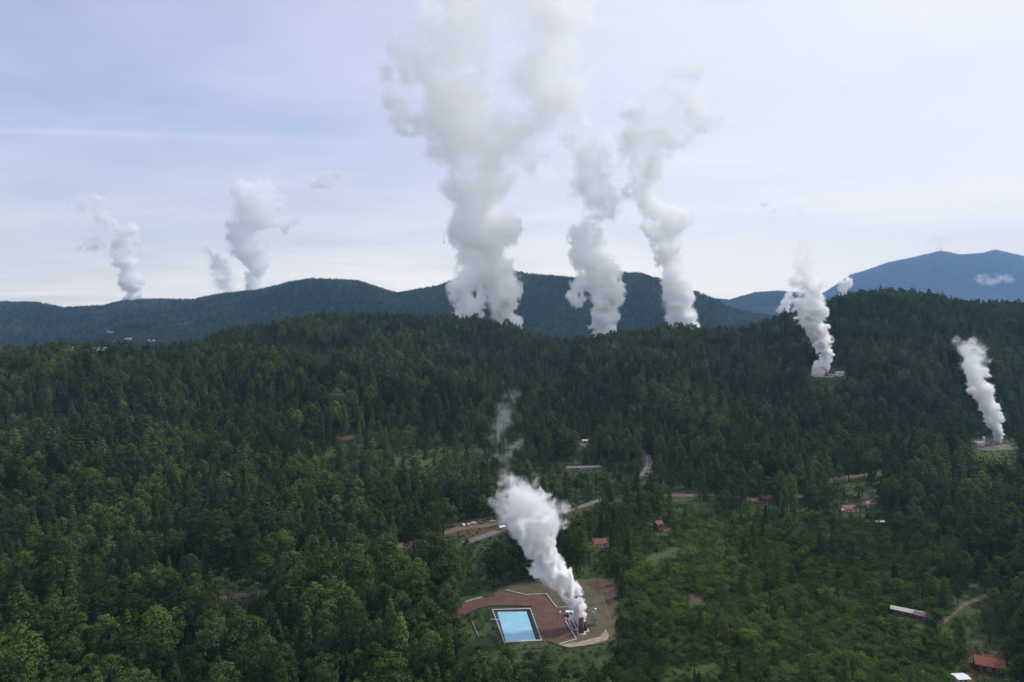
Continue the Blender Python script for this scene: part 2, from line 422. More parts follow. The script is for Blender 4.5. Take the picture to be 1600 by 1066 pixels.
strip('road', onpix((725, 850), (760, 838), (800, 822), (860, 806), (905, 793), (945, 780)), 6.5, 'asphalt', .30, label='grey road climbing rightwards behind the near plume past utility poles', cat='road')
strip('road', onpix((870, 731), (905, 730), (940, 729)), 8, 'asphalt', .3, label='short grey stretch of road level across the wooded slope', cat='road')
strip('road', onpix((1005, 745), (1012, 730), (1014, 718), (1006, 705)), 7, 'asphalt', .3, label='curve of road climbing through dark trees behind a pale guardrail', cat='road')
strip('dirt_road', onpix((1040, 775), (1090, 775), (1140, 776), (1200, 786)), 7, 'earth_road', .3, label='brown earth terrace road at the foot of the right hill', cat='road')
strip('dirt_road', onpix((1275, 752), (1340, 744), (1395, 734)), 7, 'earth_road', .3, label='pale dirt road among dark pines below the right hill', cat='road')
strip('path', onpix((1470, 975), (1500, 950), (1545, 931), (1580, 920)), 3, 'earth_road', .2, label='thin pale track climbing right of the long low shed', cat='path')
strip('path', onpix((1000, 882), (1030, 872), (1064, 856)), 3, 'bank', .2, label='grassy track in the shrubs below the red roofed house', cat='path')

# ------------------------------------------------------------------ the pad, the pond and the steam plant on it
def jag(pts, step=2.2, amp=.9, seed=4):
    R_ = random.Random(seed); o = []
    for a, b in zip(pts, pts[1:] + pts[:1]):
        n = max(1, int(math.hypot(b[0] - a[0], b[1] - a[1]) / step))
        for i in range(n): o.append((a[0] + (b[0] - a[0]) * i / n + R_.uniform(-amp, amp) * (i > 0), a[1] + (b[1] - a[1]) * i / n + R_.uniform(-amp, amp) * (i > 0), a[2]))
    return o
def build_pad():
    P = lambda *pp: [at(x, y, 0.0).to_tuple() for x, y in pp]
    dry = P((780, 918), (860, 905), (948, 906), (966, 940), (962, 1000), (945, 1006), (890, 1013), (850, 1003), (834, 944), (765, 944))
    z = lambda poly, h: [(x, y, h) for x, y, _ in poly]
    dry = jag(dry)
    MB().add(z(dry, .30), [tuple(range(len(dry)))]).build('dry_soil_yard', 'drysoil', kind='structure')
    bank = jag(P((916, 908), (948, 907), (965, 918), (967, 944), (951, 948), (943, 930), (925, 922)))  # soil bank in shade; the shade is painted as a darker sheet
    MB().add(z(bank, .33), [tuple(range(len(bank)))]).build('shade_toned_bank', 'shadesoil', kind='structure')
    red = P((690, 958), (727, 943), (754, 935.5), (780, 931), (823, 931), (853, 929), (869, 950), (884, 952), (905, 985), (901, 1000), (874, 1007), (852, 1002), (838, 975), (831, 948), (764, 947), (745, 952), (700, 975))
    red = jag(red, 2.2, .45)
    MB().add(z(red, .34), [tuple(range(len(red)))]).build('red_gravel_yard', 'redsoil', kind='structure')
    sand = P((874, 1009), (910, 1002.5), (938, 996), (946, 984), (951, 992), (949, 1001), (925, 1008), (890, 1013))
    sand = jag(sand, 2, .4)
    MB().add(z(sand, .38), [tuple(range(len(sand)))]).build('sandy_path', 'sand', kind='structure')
    g = [(727, 941.5), (740, 937.5), (754, 934)]
    def kerb(pp, label, h=.55, w=.55):
        MB().wall([at(x, y, .3) for x, y in pp], w, h).build('kerb_wall', 'concrete', label=label, cat='low wall')
    kerb(g, 'low pale kerb wall along the entrance drive left of the pond')
    kerb([(790, 923), (805, 926.5), (823, 930.5), (853, 928.5), (870, 950.5), (890, 949.5)], 'long angled pale kerb wall behind the pond and red gravel')
    kerb([(884, 972), (892, 985), (900.5, 1000), (874, 1007.5)], 'bent pale kerb wall between silencer tower and sandy path')
    # pond
    e = empty('settling_pond', at(808, 978, 0), label='rectangular reservoir of milky blue water with dark liner and pale rim', cat='pond')
    o = e.location
    H = 1.5
    rim = [at(x, y, H) for x, y in ((768.5, 952.5), (829, 950.5), (847, 1001), (788, 1004.5))]
    cen = sum(rim, Vector()) / 4
    def inset(k, z): return [Vector((c.x + (p.x - c.x) * k, c.y + (p.y - c.y) * k, z)) for p, c in ((p, cen) for p in rim)]
    def ring(a, b): return [tuple(p - o) for p in a + b], [(i, (i + 1) % 4, 4 + (i + 1) % 4, 4 + i) for i in range(4)]
    k1 = .955
    MB().add(*ring(inset(1.24, .2), inset(1.0, H - .02))).build('embankment', 'bank', e)
    mb = MB(); a, b, c = inset(1.0, H + .12), inset(k1, H + .12), inset(k1, H - .3)
    mb.add(*ring(inset(1.0, H - .3), a)); mb.add(*ring(a, b)); mb.add(*ring(b, c)); mb.build('rim', 'concrete', e)
    # liner: wider dark shelf on left, top and right as photographed
    wat = [at(x, y, .75) for x, y in ((777, 956), (822.5, 955.5), (837.5, 1001), (790.5, 1003))]
    MB().add(*ring(inset(k1 + .003, H), [p + Vector((0, 0, -.25)) for p in wat])).build('liner', 'liner', e)
    MB().add([tuple(p - o) for p in wat], [(0, 1, 2, 3)]).build('water', 'water', e)
    q = at(774, 968, H) - o
    MB().tube([q + Vector((-2.5, 0, .1)), q + Vector((1.5, -.4, .25)), q + Vector((3.0, -.8, -.7))], .16).build('inlet_pipe', 'white', e)
    # steam silencer
    s = at(908.5, 989, .3)
    t = empty('silencer_tower', s, label='brown round steam silencer tower standing at the foot of the near plume', cat='silencer')
    mb = MB(); mb.lathe([(1.25, 0), (1.25, 7.0), (1.15, 7.0), (1.15, 6.0)], seg=24).build('shell', 'timber', t, True)
    for zz in (.8, 2.6, 4.4, 6.2): MB().lathe([(1.25, zz), (1.31, zz), (1.31, zz + .18), (1.25, zz + .18)], seg=24).build('hoop', 'dark', t)
    MB().box(-2.2, 2.2, -2.2, 2.2, -.1, .22).build('plinth', 'concrete', t)
    MB().tube([(-1.3, 0, 1.1), (-4.5, 1.5, 1.1), (-6, 3.5, 1.1)], .28).build('inlet_pipe', 'pipe', t)
    t2 = copy_tree(t); t2.location = at(914.5, 985, .3); t2.scale = (.8, .8, .55)
    t2['label'] = 'shorter brown silencer tower half hidden in the base of the near plume'
    # separator vessel
    def vessel(px, py, r, h, label):
        v = empty('separator_vessel', at(px, py, .3), label=label, cat='tank')
        MB().lathe([(.02, 1.0), (r * .7, 1.1), (r, 1.5), (r, h - .5), (r * .75, h - .12), (.02, h)], seg=20).build('shell', 'steel', v, True)
        MB().lathe([(r * .8, 0), (r * .8, 1.3)], seg=16).build('skirt', 'pipe', v, True)
        for zz in (2.2, h * .55, h - 1.0): MB().lathe([(r, zz), (r + .05, zz), (r + .05, zz + .12), (r, zz + .12)], seg=20).build('band', 'dark', v)
        MB().tube([(0, 0, h - .1), (0, 0, h + .5), (-1.6, 0, h + .5), (-1.6, 0, .8), (-5, -.5, .8)], .17).build('outlet_pipe', 'pipe', v)
        return v
    vessel(930, 976, .75, 8.2, 'tall slim silver separator vessel right of the near plume')
    vessel(925.5, 974, .5, 6.0, 'shorter silver vessel close beside the tall separator vessel')
    # pipework and wellhead
    p = empty('pipe_run', at(893, 972, .3), label='grey pipework with elbows lying beside the silencer tower', cat='pipes')
    c = p.location
    L = lambda *pp: [at(x, y, .3) - c + Vector((0, 0, h)) for x, y, h in pp]
    MB().tube(L((886, 962, 1.0), (890, 965, 1.3), (897, 978, 1.0), (903, 988, .8), (906, 988, .8)), .38).build('main_pipe', 'pipe', p)
    MB().tube(L((886, 966, .6), (889, 973, .6), (895, 985, .6)), .22).build('bypass_pipe', 'galv', p)
    MB().tube(L((895, 964, .9), (900, 972, .9), (907, 980, .9)), .25).build('branch_pipe', 'pipe', p)
    for x, y in ((888, 965), (893, 972), (899, 981)):
        q = at(x, y, .3) - c; MB().box(q.x - .25, q.x + .25, q.y - .5, q.y + .5, 0, .8).build('support', 'concrete', p)
    wv = empty('wellhead', at(887, 967, .3), label='dark valve wellhead at the left end of the grey pipework', cat='wellhead')
    MB().lathe([(.35, 0), (.35, .7), (.6, .7), (.6, .9), (.3, .9), (.3, 1.6), (.55, 1.6), (.55, 1.8), (.25, 1.8), (.25, 2.3)], seg=14).build('valve_stack', 'dark', wv)
    MB().box(-1.4, 1.4, -1.4, 1.4, -.1, .15).build('cellar_slab', 'concrete', wv)
    MB().tube([(.3, 0, 1.3), (1.0, 0, 1.3)], .07).add([(1 + .02 * k, .35 * math.cos(a), 1.3 + .35 * math.sin(a)) for k in (0, 1) for a in [i * math.pi / 5 for i in range(10)]],
        [tuple(range(10))[::-1], tuple(range(10, 20))] + [(i, (i + 1) % 10, 10 + (i + 1) % 10, 10 + i) for i in range(10)]).build('hand_wheel', 'pipe', wv)
    sk = empty('equipment_skid', at(890, 961.5, .3), label='small white roofed instrument hut behind the pipework', cat='hut')
    MB().box(-1.6, 1.6, -.8, .8, 0, 1.9).build('cabin', 'galv', sk); MB().box(-2, 2, -1.2, 1.2, 1.9, 2.05).build('roof', 'white', sk)
    MB().box(-.4, .4, -.84, -.8, .1, 1.7).build('door', 'dark', sk)
    mw = empty('muffler_vessel', at(875, 959, .3), 1.0, label='small white plastic tank on the red gravel near the pipework', cat='tank')
    MB().lathe([(.6, 0), (.6, 1.0), (.45, 1.25), (.15, 1.35)], seg=14).build('body', 'white', mw, True); MB().lathe([(.2, 1.3), (.2, 1.42)], seg=10).build('lid', 'dark', mw)
    # fence on the right
    def fence(pp, label, n):
        f = empty('wire_fence', at(*pp[0], .3), label=label, cat='fence'); c = f.location
        pts = []
        for (x0, y0), (x1, y1) in zip(pp[:-1], pp[1:]):
            a, b = at(x0, y0, .3), at(x1, y1, .3); k = max(2, int((b - a).length / 2.6)); pts += [a.lerp(b, i / k) for i in range(k)]
        pts.append(at(*pp[-1], .3))
        for q in pts: MB().tube([q - c, q - c + Vector((0, 0, 2.1))], .06, 6).build('post', 'galv', f)
        mb = MB()
        for h in (.3, .9, 1.5, 2.05): mb.tube([q - c + Vector((0, 0, h)) for q in pts], .018, 4)
        mb.build('wire', 'galv', f)
    fence([(938, 926), (946, 950), (954, 975)], 'grey wire fence along the right edge of the plant yard', 6)
    fence([(921, 977), (935, 977), (952, 979)], 'low grey wire fence behind the sandy path', 6)
    fence([(739, 962), (752, 967), (765, 985), (778, 1000)], 'wire fence on the grass left of the pond', 6)
    pp = empty('water_pipe', hit(742, 978), label='pale green pipe lying on the grass among trees left of the pond', cat='pipe'); c = pp.location
    MB().tube([q - c + Vector((0, 0, .5)) for q in onpix((737, 972), (742, 984), (748, 999))], .22).build('run', plain('pale green pipe', (.22, .36, .36), .5, 0, .2), pp)
    for q in onpix((738.5, 976), (745, 992)): q = q - c; MB().box(q.x - .3, q.x + .3, q.y - .2, q.y + .2, -.2, .35).build('support', 'concrete', pp)
build_pad()

# ------------------------------------------------------------------ houses, sheds, plant
def gable(name, loc, rz, W, D, H, R, wall, roof, label, over=.5, windows=2, cat='house', door=True):
    e = empty(name, loc, rz, label=label, cat=cat)
    mb = MB(); mb.box(-W / 2, W / 2, -D / 2, D / 2, -1.5, H)
    mb.add([(-W / 2, -D / 2, H), (-W / 2, D / 2, H), (-W / 2, 0, H + R), (W / 2, -D / 2, H), (W / 2, D / 2, H), (W / 2, 0, H + R)], [(0, 2, 1), (3, 4, 5)])
    mb.build('wall', wall, e)
    r = MB(); w2, d2, t = W / 2 + over, D / 2 + over, .18; dz = R * over / (D / 2)
    for s in (-1, 1):
        r.add([(-w2, s * d2, H - dz), (w2, s * d2, H - dz), (w2, 0, H + R), (-w2, 0, H + R), (-w2, s * d2, H - dz + t), (w2, s * d2, H - dz + t), (w2, 0, H + R + t), (-w2, 0, H + R + t)],
              [(0, 1, 2, 3), (7, 6, 5, 4), (0, 4, 5, 1), (1, 5, 6, 2), (3, 7, 4, 0)])
    r.build('roof', roof, e)
    for i in range(windows):
        x = -W / 2 + W * (i + 1) / (windows + 1) + (W * .12 if door else 0)
        f = MB().box(x - .65, x + .65, -D / 2 - .06, -D / 2 + .02, 1.0, 2.2).build('window', 'white', e)
        MB().box(x - .52, x + .52, -D / 2 - .08, -D / 2 - .05, 1.12, 2.08).build('pane', 'glass', f)
    if door: MB().box(-W * .38, -W * .38 + 1.0, -D / 2 - .06, -D / 2 + .02, 0, 2.1).build('door', 'timber', e)
    return e
def gp(px, py, dz=0.0):
    p = hit(px, py); return (p.x, p.y, p.z + dz)
h1 = gable('country_house', gp(936, 854), .25, 8.5, 6, 3.0, 1.7, 'plaster', 'tile', 'cream house with orange tiled roof alone in the trees right of the near plume')
x = gable('porch_wing', (4.6, -1.6, 0), 1.57, 3.6, 3.2, 2.4, 1.0, 'plaster', 'tile', None, windows=0, cat=None, door=False); x.parent = h1
MB().box(-2.9, -2.3, .4, 1.0, 3.6, 5.4).build('chimney', 'brick', h1)
gable('brick_house', gp(1028, 829), .5, 5, 5, 5.2, 1.6, 'brick', 'tile', 'narrow dark brown brick house alone among the green shrubs', windows=1)
def lowhouse(px, py, W, D, label, rz=.15, roof='redroof', wall='plaster', H=2.8, R=1.5, cat='house', name='cabin', windows=2): return gable(name, gp(px, py), rz, W, D, H, R, wall, roof, label, windows=windows, cat=cat)
lowhouse(1198, 783, 10, 7, 'maroon roofed building at the right end of the earth terrace', 0, 'redroof', 'brick')
lowhouse(1240, 782, 13, 7, 'orange red roofed building half hidden in dark trees beside the terrace', .1, 'tile', 'brick')
lowhouse(1328, 799, 11, 7, 'wide bright red roofed cabin below the pale dirt road', -.1)
lowhouse(1356, 792, 8, 7, 'smaller bright red roofed cabin right of the wide red cabin', .6)
lowhouse(1318, 800, 3, 2.5, 'tiny white hut at the left corner of the wide red cabin', .2, 'white', 'white', 2.0, .5, 'hut', 'hut', 0)
lowhouse(1378, 781, 4, 3, 'tiny white roofed hut in dark trees above the red cabins', .2, 'white', 'white', 2.0, .5, 'hut', 'hut', 0)
lowhouse(1374, 819, 6, 3, 'grey roofed shed below the two red cabins', .2, 'beigeroof', 'brick', 2.0, .5, 'shed', 'shed', 0)
lowhouse(1545, 1047, 10.5, 8, 'big red roofed house in the lower right corner', -.45, 'tile', 'brick', 3.2, 2.0)
lowhouse(1501, 1066, 5, 4, 'small white roofed shed left of the big red roofed house', .1, 'white', 'plaster', 2.4, .4, 'shed', 'shed', 1)
def shedrow():
    e = gable('long_shed', gp(1417, 961), -.55, 14, 4, 2.3, .8, 'brick', 'beigeroof', 'long low shed with pale sheet roof on the right valley floor', windows=3, cat='shed')
    gable('shed', gp(1441, 967), -.55, 6.5, 4.5, 2.3, .9, 'brick', 'purpleroof', 'dull purple roofed shed at the right end of the long pale shed', windows=1, cat='shed')
shedrow()
def frame_shelter():
    e = empty('lookout_shelter', gp(914, 696), label='white open frame shelter on the slope above the level road', cat='shelter')
    for x in (-2.6, 2.6):
        for y in (-2, 2): MB().box(x - .2, x + .2, y - .2, y + .2, -1, 5.2).build('post', 'white', e)
    MB().box(-3.2, 3.2, -2.6, 2.6, 5.2, 5.6).build('roof', 'white', e); MB().box(-6, 1.0, -3.5, -2.7, -1, 2.0).build('wall', 'white', e)
frame_shelter()
def kiosk():
    e = gable('kiosk', gp(784, 828), .5, 4, 3, 2.2, .5, 'plaster', 'white', 'small white roofed kiosk at the left edge of the near plume', windows=1, cat='kiosk')
kiosk()
# cars on the earth lay-by
def car(paint, loc, rz, label):
    e = empty('parked_car', loc, rz, label=label, cat='car', group='cars parked on the earth lay-by')
    prof = [(-2.1, .35), (-2.15, .75), (-2.0, .95), (-1.55, 1.0), (-1.1, 1.45), (.35, 1.48), (1.05, 1.0), (1.9, .88), (2.1, .7), (2.1, .35)]
    n = len(prof)
    MB().add([(x, -.85, z) for x, z in prof] + [(x, .85, z) for x, z in prof], [tuple(range(n)), tuple(range(n, 2 * n))[::-1]] + [(i, n + i, n + (i + 1) % n, (i + 1) % n) for i in range(n)]).build('body', paint, e)
    MB().add([(-1.42, s * .865, 1.02) for s in (-1, 1)] + [(-1.05, s * .865, 1.4) for s in (-1, 1)] + [(.32, s * .865, 1.42) for s in (-1, 1)] + [(.85, s * .865, 1.02) for s in (-1, 1)],
             [(0, 2, 4, 6), (7, 5, 3, 1)]).build('window', 'glass', e)
    for x in (-1.3, 1.3):
        for s in (-1, 1):
            w_ = MB().tube([(x, s * .68, .33), (x, s * .9, .33)], .33, 14).build('wheel', 'tyre', e); MB().tube([(x, s * .9, .33), (x, s * .92, .33)], .19, 10).build('rim', 'galv', w_)
    for s in (-.6, .6): MB().box(2.08, 2.13, s - .18, s + .18, .62, .78).build('headlight', 'white', e)
    return e
for px, py, m, rz, lab in ((708, 824, 'car_dark', .3, 'dark car at the left end of the parked row'), (724, 822.5, 'car_white', 2.0, 'white car second from the left in the parked row'),
                           (732, 821.5, 'car_silver', 1.8, 'silver car between two white cars in the parked row'), (740, 820, 'car_white', .2, 'white car in the middle of the row on the lay-by'),
                           (752, 819, 'car_dark', 1.9, 'dark car right of the middle white car on the lay-by'), (770, 817, 'car_silver', .3, 'silver car at the right end of the parked row')):
    car(m, gp(px, py, .3), rz, lab)
# utility poles and their wires
def poles():
    tops = []
    for px, py, label in ((886, 800, 'concrete utility pole at the edge of the near plume beside the road'), (935, 786, 'concrete utility pole at the upper end of the climbing road'),
                          (927, 771, 'thin utility pole in the trees above the climbing road')):
        p = gp(px, py)
        e = empty('utility_pole', p, .5, label=label, cat='utility pole', group='utility poles along the climbing road')
        MB().tube([(0, 0, -.5), (0, 0, 9.2)], [.2, .12], 8).build('shaft', 'pole', e); MB().box(-1.1, 1.1, -.08, .08, 8.5, 8.66).build('crossarm', 'timber', e)
        for k in (-1, 0, 1): MB().lathe([(.07, 8.66), (.09, 8.85), (.04, 8.95)], k * .95, 0, 8).build('insulator', 'white', e)
        tops.append(Vector(p) + Vector((0, 0, 8.9)))
    for i, (a, b) in enumerate(((tops[0], tops[1]), (tops[1], tops[2]))):
        mb = MB()
        for k in (-.9, 0, .9):
            o = Vector((k * .88, k * .48, 0)); mb.tube([a + o + (b - a) * t - Vector((0, 0, 4 * t * (1 - t) * .8)) for t in [j / 8 for j in range(9)]], .03, 4)
        mb.build('power_line', 'dark', label=('three thin wires slung between the two roadside poles', 'three thin wires from the roadside pole up to the pole in the trees')[i], cat='wires')
poles()
def rail(pp, label):
    P = [hit(x, y) for x, y in pp]; e = empty('guardrail', P[0], label=label, cat='guardrail'); c = P[0]
    P = smoothline(P, 4); MB().wall([q - c for q in P], .15, .8, .7).build('rail', 'white', e)
    for q in P[::2]: q = q - c; MB().box(q.x - .1, q.x + .1, q.y - .1, q.y + .1, -.3, .9).build('post', 'galv', e)
rail([(1007, 738), (1011.5, 728), (1012, 720), (1009, 712)], 'pale curved guardrail on the bend in dark trees')
rail([(885, 732.5), (910, 732), (936, 731)], 'pale straight guardrail along the level road on the slope')

def remote_plant(px, py, big):
    p = hit(px, py); g = lambda x, y: Vector(gp(x, y))
    if big:
        strip('gravel_yard', onpix((1526, 702), (1556, 700.5), (1588, 699)), 26, 'darkgravel', .5)
        lowhouse(1529, 697, 9, 7, 'white box building at the left of the right hand plant', .1, 'white', 'white', 4.2, .6, 'building', 'plant_building', 2)
        e = empty('separator_vessel', g(1537, 695), label='white vertical tank beside the white box building on the right', cat='tank')
        MB().lathe([(1.4, -1), (1.4, 8.5), (1.1, 9.2), (.3, 9.6)], seg=18).build('shell', 'white', e, True); MB().lathe([(1.4, 3), (1.5, 3), (1.5, 3.2), (1.4, 3.2)], seg=18).build('band', 'steel', e)
        MB().tube([(1.6, 0, -1), (1.6, 0, 9)], .2, 6).build('downpipe', 'pipe', e)
        e = empty('silencer_tower', g(1560, 692), label='squat grey silencer at the foot of the plume on the right', cat='silencer')
        MB().lathe([(2.0, -1), (2.0, 3.0), (1.8, 3.0), (1.8, 2.5)], seg=18).build('shell', 'concrete', e); MB().lathe([(2.0, 1.8), (2.1, 1.8), (2.1, 2.0), (2.0, 2.0)], seg=18).build('hoop', 'dark', e)
        e = empty('pipe_run', g(1548, 695), label='grey pipes crossing the right hand plant yard', cat='pipes'); c = e.location
        MB().tube([(-9, 0, 1.4), (0, .4, 1.4), (8, 1, 1.4)], .4).build('main_pipe', 'pipe', e); MB().tube([(-8, -3, 1.0), (6, -2.4, 1.0), (9, .5, 1.0)], .3).build('branch_pipe', 'galv', e)
        for x in (-7, -2, 3, 7): MB().box(x - .3, x + .3, -.5, .9, -1.5, 1.0).build('support', 'concrete', e)
    else:
        strip('gravel_yard', onpix((1268, 589.5), (1295, 589), (1322, 587)), 20, 'drysoil', .5)
        lowhouse(1312, 587, 9, 7, 'white building at the right end of the hillside plant', .1, 'white', 'white', 4.5, .6, 'building', 'plant_building', 2)
        lowhouse(1301, 588.5, 13, 5, 'long low pale building in the middle of the hillside plant', .05, 'beigeroof', 'plaster', 2.6, .5, 'building', 'plant_building', 3)
        e = empty('silencer_tower', g(1290, 589), label='dark silencer tower under the plume on the hillside', cat='silencer')
        MB().lathe([(2.6, -2), (2.6, 11), (2.3, 11), (2.3, 10)], seg=18).build('shell', 'timber', e, True); MB().lathe([(2.6, 6), (2.75, 6), (2.75, 6.4), (2.6, 6.4)], seg=18).build('hoop', 'dark', e)
        e = empty('pipe_run', g(1296, 591), label='pale pipe rack along the front of the hillside plant', cat='pipes')
        MB().tube([(-16, 0, 1.8), (0, .4, 1.8), (16, 1, 1.8)], .5).build('main_pipe', 'white', e)
        for x in (-12, -4, 4, 12): MB().box(x - .3, x + .3, -.4, .9, -2, 1.3).build('support', 'concrete', e)
remote_plant(1560, 700, True); remote_plant(1290, 588, False)
# antenna masts on the far mountain
for px, hh, lab in ((1463.5, 140, 'shorter antenna mast left of a pair on the blue mountain top'), (1468.5, 180, 'tallest antenna mast in the middle of the blue mountain top'), (1471, 155, 'antenna mast at the right of the trio on the blue mountain')):
    x = (px - 800) / F * D4; z = gz(x, D4)
    e = empty('antenna_mast', (x, D4, z - 3), label=lab, cat='mast', group='antenna masts on the far mountain')
    MB().tube([(0, 0, 0), (0, 0, hh)], [4, 1.4], 6).build('mast', 'galv', e)
    for k in (.6, .8): MB().lathe([(2.4, hh * k), (2.8, hh * k + 3), (2.4, hh * k + 6)], 0, 0, 8).build('antenna', 'white', e)
# pale bare rocks and fumarole ground on the left hills
def outcrop(px, py, w_, h_, seed, label):
    p = hit(px, py, 26.0); R = random.Random(seed); mb = MB(); k = p.y / F
    for i in range(10):
        cx, cy, cz, r = R.uniform(-.5, .5) * w_ * k, R.uniform(-2, 12), R.uniform(-.4, .3) * h_ * k, R.uniform(.18, .42) * h_ * k
        vs = []
        for a in range(5):
            for b in range(8):
                th, ph = math.pi * a / 4, 2 * math.pi * b / 8; rr = r * R.uniform(.55, 1.3)
                vs.append((cx + rr * 1.3 * math.sin(th) * math.cos(ph), cy + rr * math.sin(th) * math.sin(ph), cz + .75 * rr * math.cos(th)))
        mb.add(vs, [(8 * a + b, 8 * a + (b + 1) % 8, 8 * a + 8 + (b + 1) % 8, 8 * a + 8 + b) for a in range(4) for b in range(8)])
    o = mb.build('rock_outcrop', 'rock', label=label, cat='rock'); o.location = p
for i, (px, py, w_, h_, lab) in enumerate(((103, 547, 11, 8, 'largest white rock patch on the crest at far left'), (153, 546, 15, 6, 'white rocks in the trees right of the largest rock patch'),
        (172, 519, 7, 4, 'small pale rock patch highest on the far left valley side'), (200, 529, 9, 5, 'pale rocks mid way down the far left valley side'),
        (235, 532, 9, 5, 'bright white rock block at the right of the valley rocks'), (285, 507, 14, 2.5, 'thin pale bare strip on the far left hill'))):
    outcrop(px, py, w_, h_, i, lab)

# ------------------------------------------------------------------ trees
def cards(rng, clumps, per, size, name, m):
    """A crown: leaf-sized faces gathered in clumps, each face turned mostly away from its clump's centre."""
    V = []; n = 0
    for (c, r, flat) in clumps:
        k = max(3, int(per * rng.uniform(.75, 1.25)))
        d = rng.normal(size=(k, 3)); d /= np.linalg.norm(d, axis=1)[:, None]
        p = c + d * np.array([r, r, r * flat]) * (rng.uniform(.5, 1.0, size=(k, 1)) ** .5)
        nrm = d * 1.1 + rng.normal(size=(k, 3)) * .35 + np.array([0, 0, .3]); nrm /= np.linalg.norm(nrm, axis=1)[:, None]
        t = np.cross(nrm, rng.normal(size=(k, 3))); t /= np.linalg.norm(t, axis=1)[:, None] + 1e-9; b = np.cross(nrm, t)
        s = size * rng.uniform(.6, 1.3, size=(k, 1))
        V.append(np.stack([p + t * s, p + b * s * .62 - nrm * s * .15, p - t * s * .8, p - b * s * .62 - nrm * s * .15], 1).reshape(-1, 3)); n += k
    V = np.concatenate(V).astype(np.float32)
    me = bpy.data.meshes.new(name); me.vertices.add(len(V)); me.vertices.foreach_set('co', V.ravel())
    me.loops.add(4 * n); me.loops.foreach_set('vertex_index', np.arange(4 * n, dtype=np.int32)); me.polygons.add(n)
    me.polygons.foreach_set('loop_start', np.arange(0, 4 * n, 4, dtype=np.int32)); me.update(calc_edges=True)
    me.materials.append(M[m]); return me
def clump_list(kind, rng, n):
    """Unit tree of height 1: clump centres, radii and flatness."""
    out_ = []
    ph = rng.uniform(0, 6.28); lean = rng.normal(size=2) * .025
    if kind == 'pine':
        base, R = rng.uniform(.24, .42), rng.uniform(.165, .225)
        top = rng.uniform(.55, .9)
        for i in range(n):
            t = rng.uniform(0, 1) ** .85
            prof = (min(1, (t + .08) / .34) ** .7) * (1 - t ** (2.0 + 1.6 * top)) ** .62
            a = i * 2.4 + ph + rng.normal() * .4; rr = R * prof * (.55 + .45 * rng.uniform(.2, 1.05)) * (1 + .22 * math.sin(a * 2 + ph))
            z = base + (1 - base) * t * .97
            out_.append((np.array([rr * math.cos(a) + lean[0] * t, rr * math.sin(a) + lean[1] * t, z]), rng.uniform(.048, .088) * (1 - .25 * t), .95))
        out_.append((np.array([lean[0], lean[1], .975]), .035, 1.2))
    elif kind == 'fir':
        base, R = rng.uniform(.08, .2), rng.uniform(.13, .17)
        nl = max(6, n // 5)
        for l in range(nl):
            t = l / (nl - 1)
            for k in range(5):
                a = k * 1.2566 + l * .7 + rng.normal() * .25; rr = R * (1 - t) ** .85 * rng.uniform(.55, 1.0) + .006
                out_.append((np.array([rr * math.cos(a), rr * math.sin(a), base + (1 - base) * t - .02 * (1 - t) + rng.normal() * .022 * (1 - t)]), .054 * (1 - t) ** .6 + .016, .85))
    elif kind == 'broad':
        R = rng.uniform(.30, .42)
        lobes = [(rng.uniform(-.5, .5) * R, rng.uniform(-.5, .5) * R, rng.uniform(.5, .78), rng.uniform(.5, .75) * R) for _ in range(6)]
        for i in range(n):
            lx, ly, lz, lr = lobes[i % 6]; d = rng.normal(size=3); d /= np.linalg.norm(d); d[2] = abs(d[2]) * .95 - .2
            out_.append((np.array([lx, ly, lz]) + d * lr * rng.uniform(.7, 1), rng.uniform(.055, .09), .8))
    else:
        for i in range(n):
            d = rng.normal(size=3); d /= np.linalg.norm(d); d[2] = abs(d[2])
            s = .8 + .3 * math.sin(3 * math.atan2(d[1], d[0]) + ph)
            out_.append((np.array([d[0] * .62 * s, d[1] * .62 * s, .12 + d[2] * .75]) * rng.uniform(.75, 1), rng.uniform(.12, .2), .8))
    return out_
def trunk_mesh(kind, rng, name):
    mb = MB(); top = .93 if kind in ('pine', 'fir') else .6; r = .016 if kind != 'broad' else .026
    mb.tube([(0, 0, -.06), (0, 0, .15), (rng.normal() * .006, 0, .5 * top), (0, 0, top)], [r * 1.15, r, r * .7, r * .2], 7)
    for i in range(7 if kind != 'shrub' else 3):
        a = i * 2.4; z = rng.uniform(.28, .75) * top if kind != 'broad' else rng.uniform(.25, .5); L = rng.uniform(.08, .15) * (1.6 if kind == 'broad' else 1)
        mb.tube([(0, 0, z), (L * math.cos(a), L * math.sin(a), z + L * (.3 if kind != 'broad' else .9))], [r * .4, r * .12], 5)
    return mb.mesh(name, 'bark', True)
KINDS = ('pine', 'fir', 'broad', 'shrub')
SPEC = {'pine': (48, 'needle'), 'fir': (70, 'needle'), 'broad': (60, 'leaf'), 'shrub': (26, 'leaf')}
def make_protos(lod, per, size, nvar, frac):
    res = {}
    for ki, kind in enumerate(KINDS):
        n, m = SPEC[kind]; res[kind] = []
        for v in range(nvar):
            rng = np.random.default_rng(100 * ki + v)
            cl = clump_list(kind, rng, max(8, int(n * frac)))
            if frac < 1: cl = [(c, r * frac ** -.4, f) for c, r, f in cl]
            s = size * (1.9 if kind == 'shrub' else 1.25 if kind == 'broad' else 1)
            res[kind].append((cards(rng, cl, per, s, f'{kind} crown', m), trunk_mesh(kind, rng, f'{kind} trunk')))
    return res
NEAR = make_protos('near', 46, .0150, 6, 1.0)
MID = make_protos('mid', 26, .0235, 5, .8)
FAR = make_protos('far', 7, .055, 3, .4)

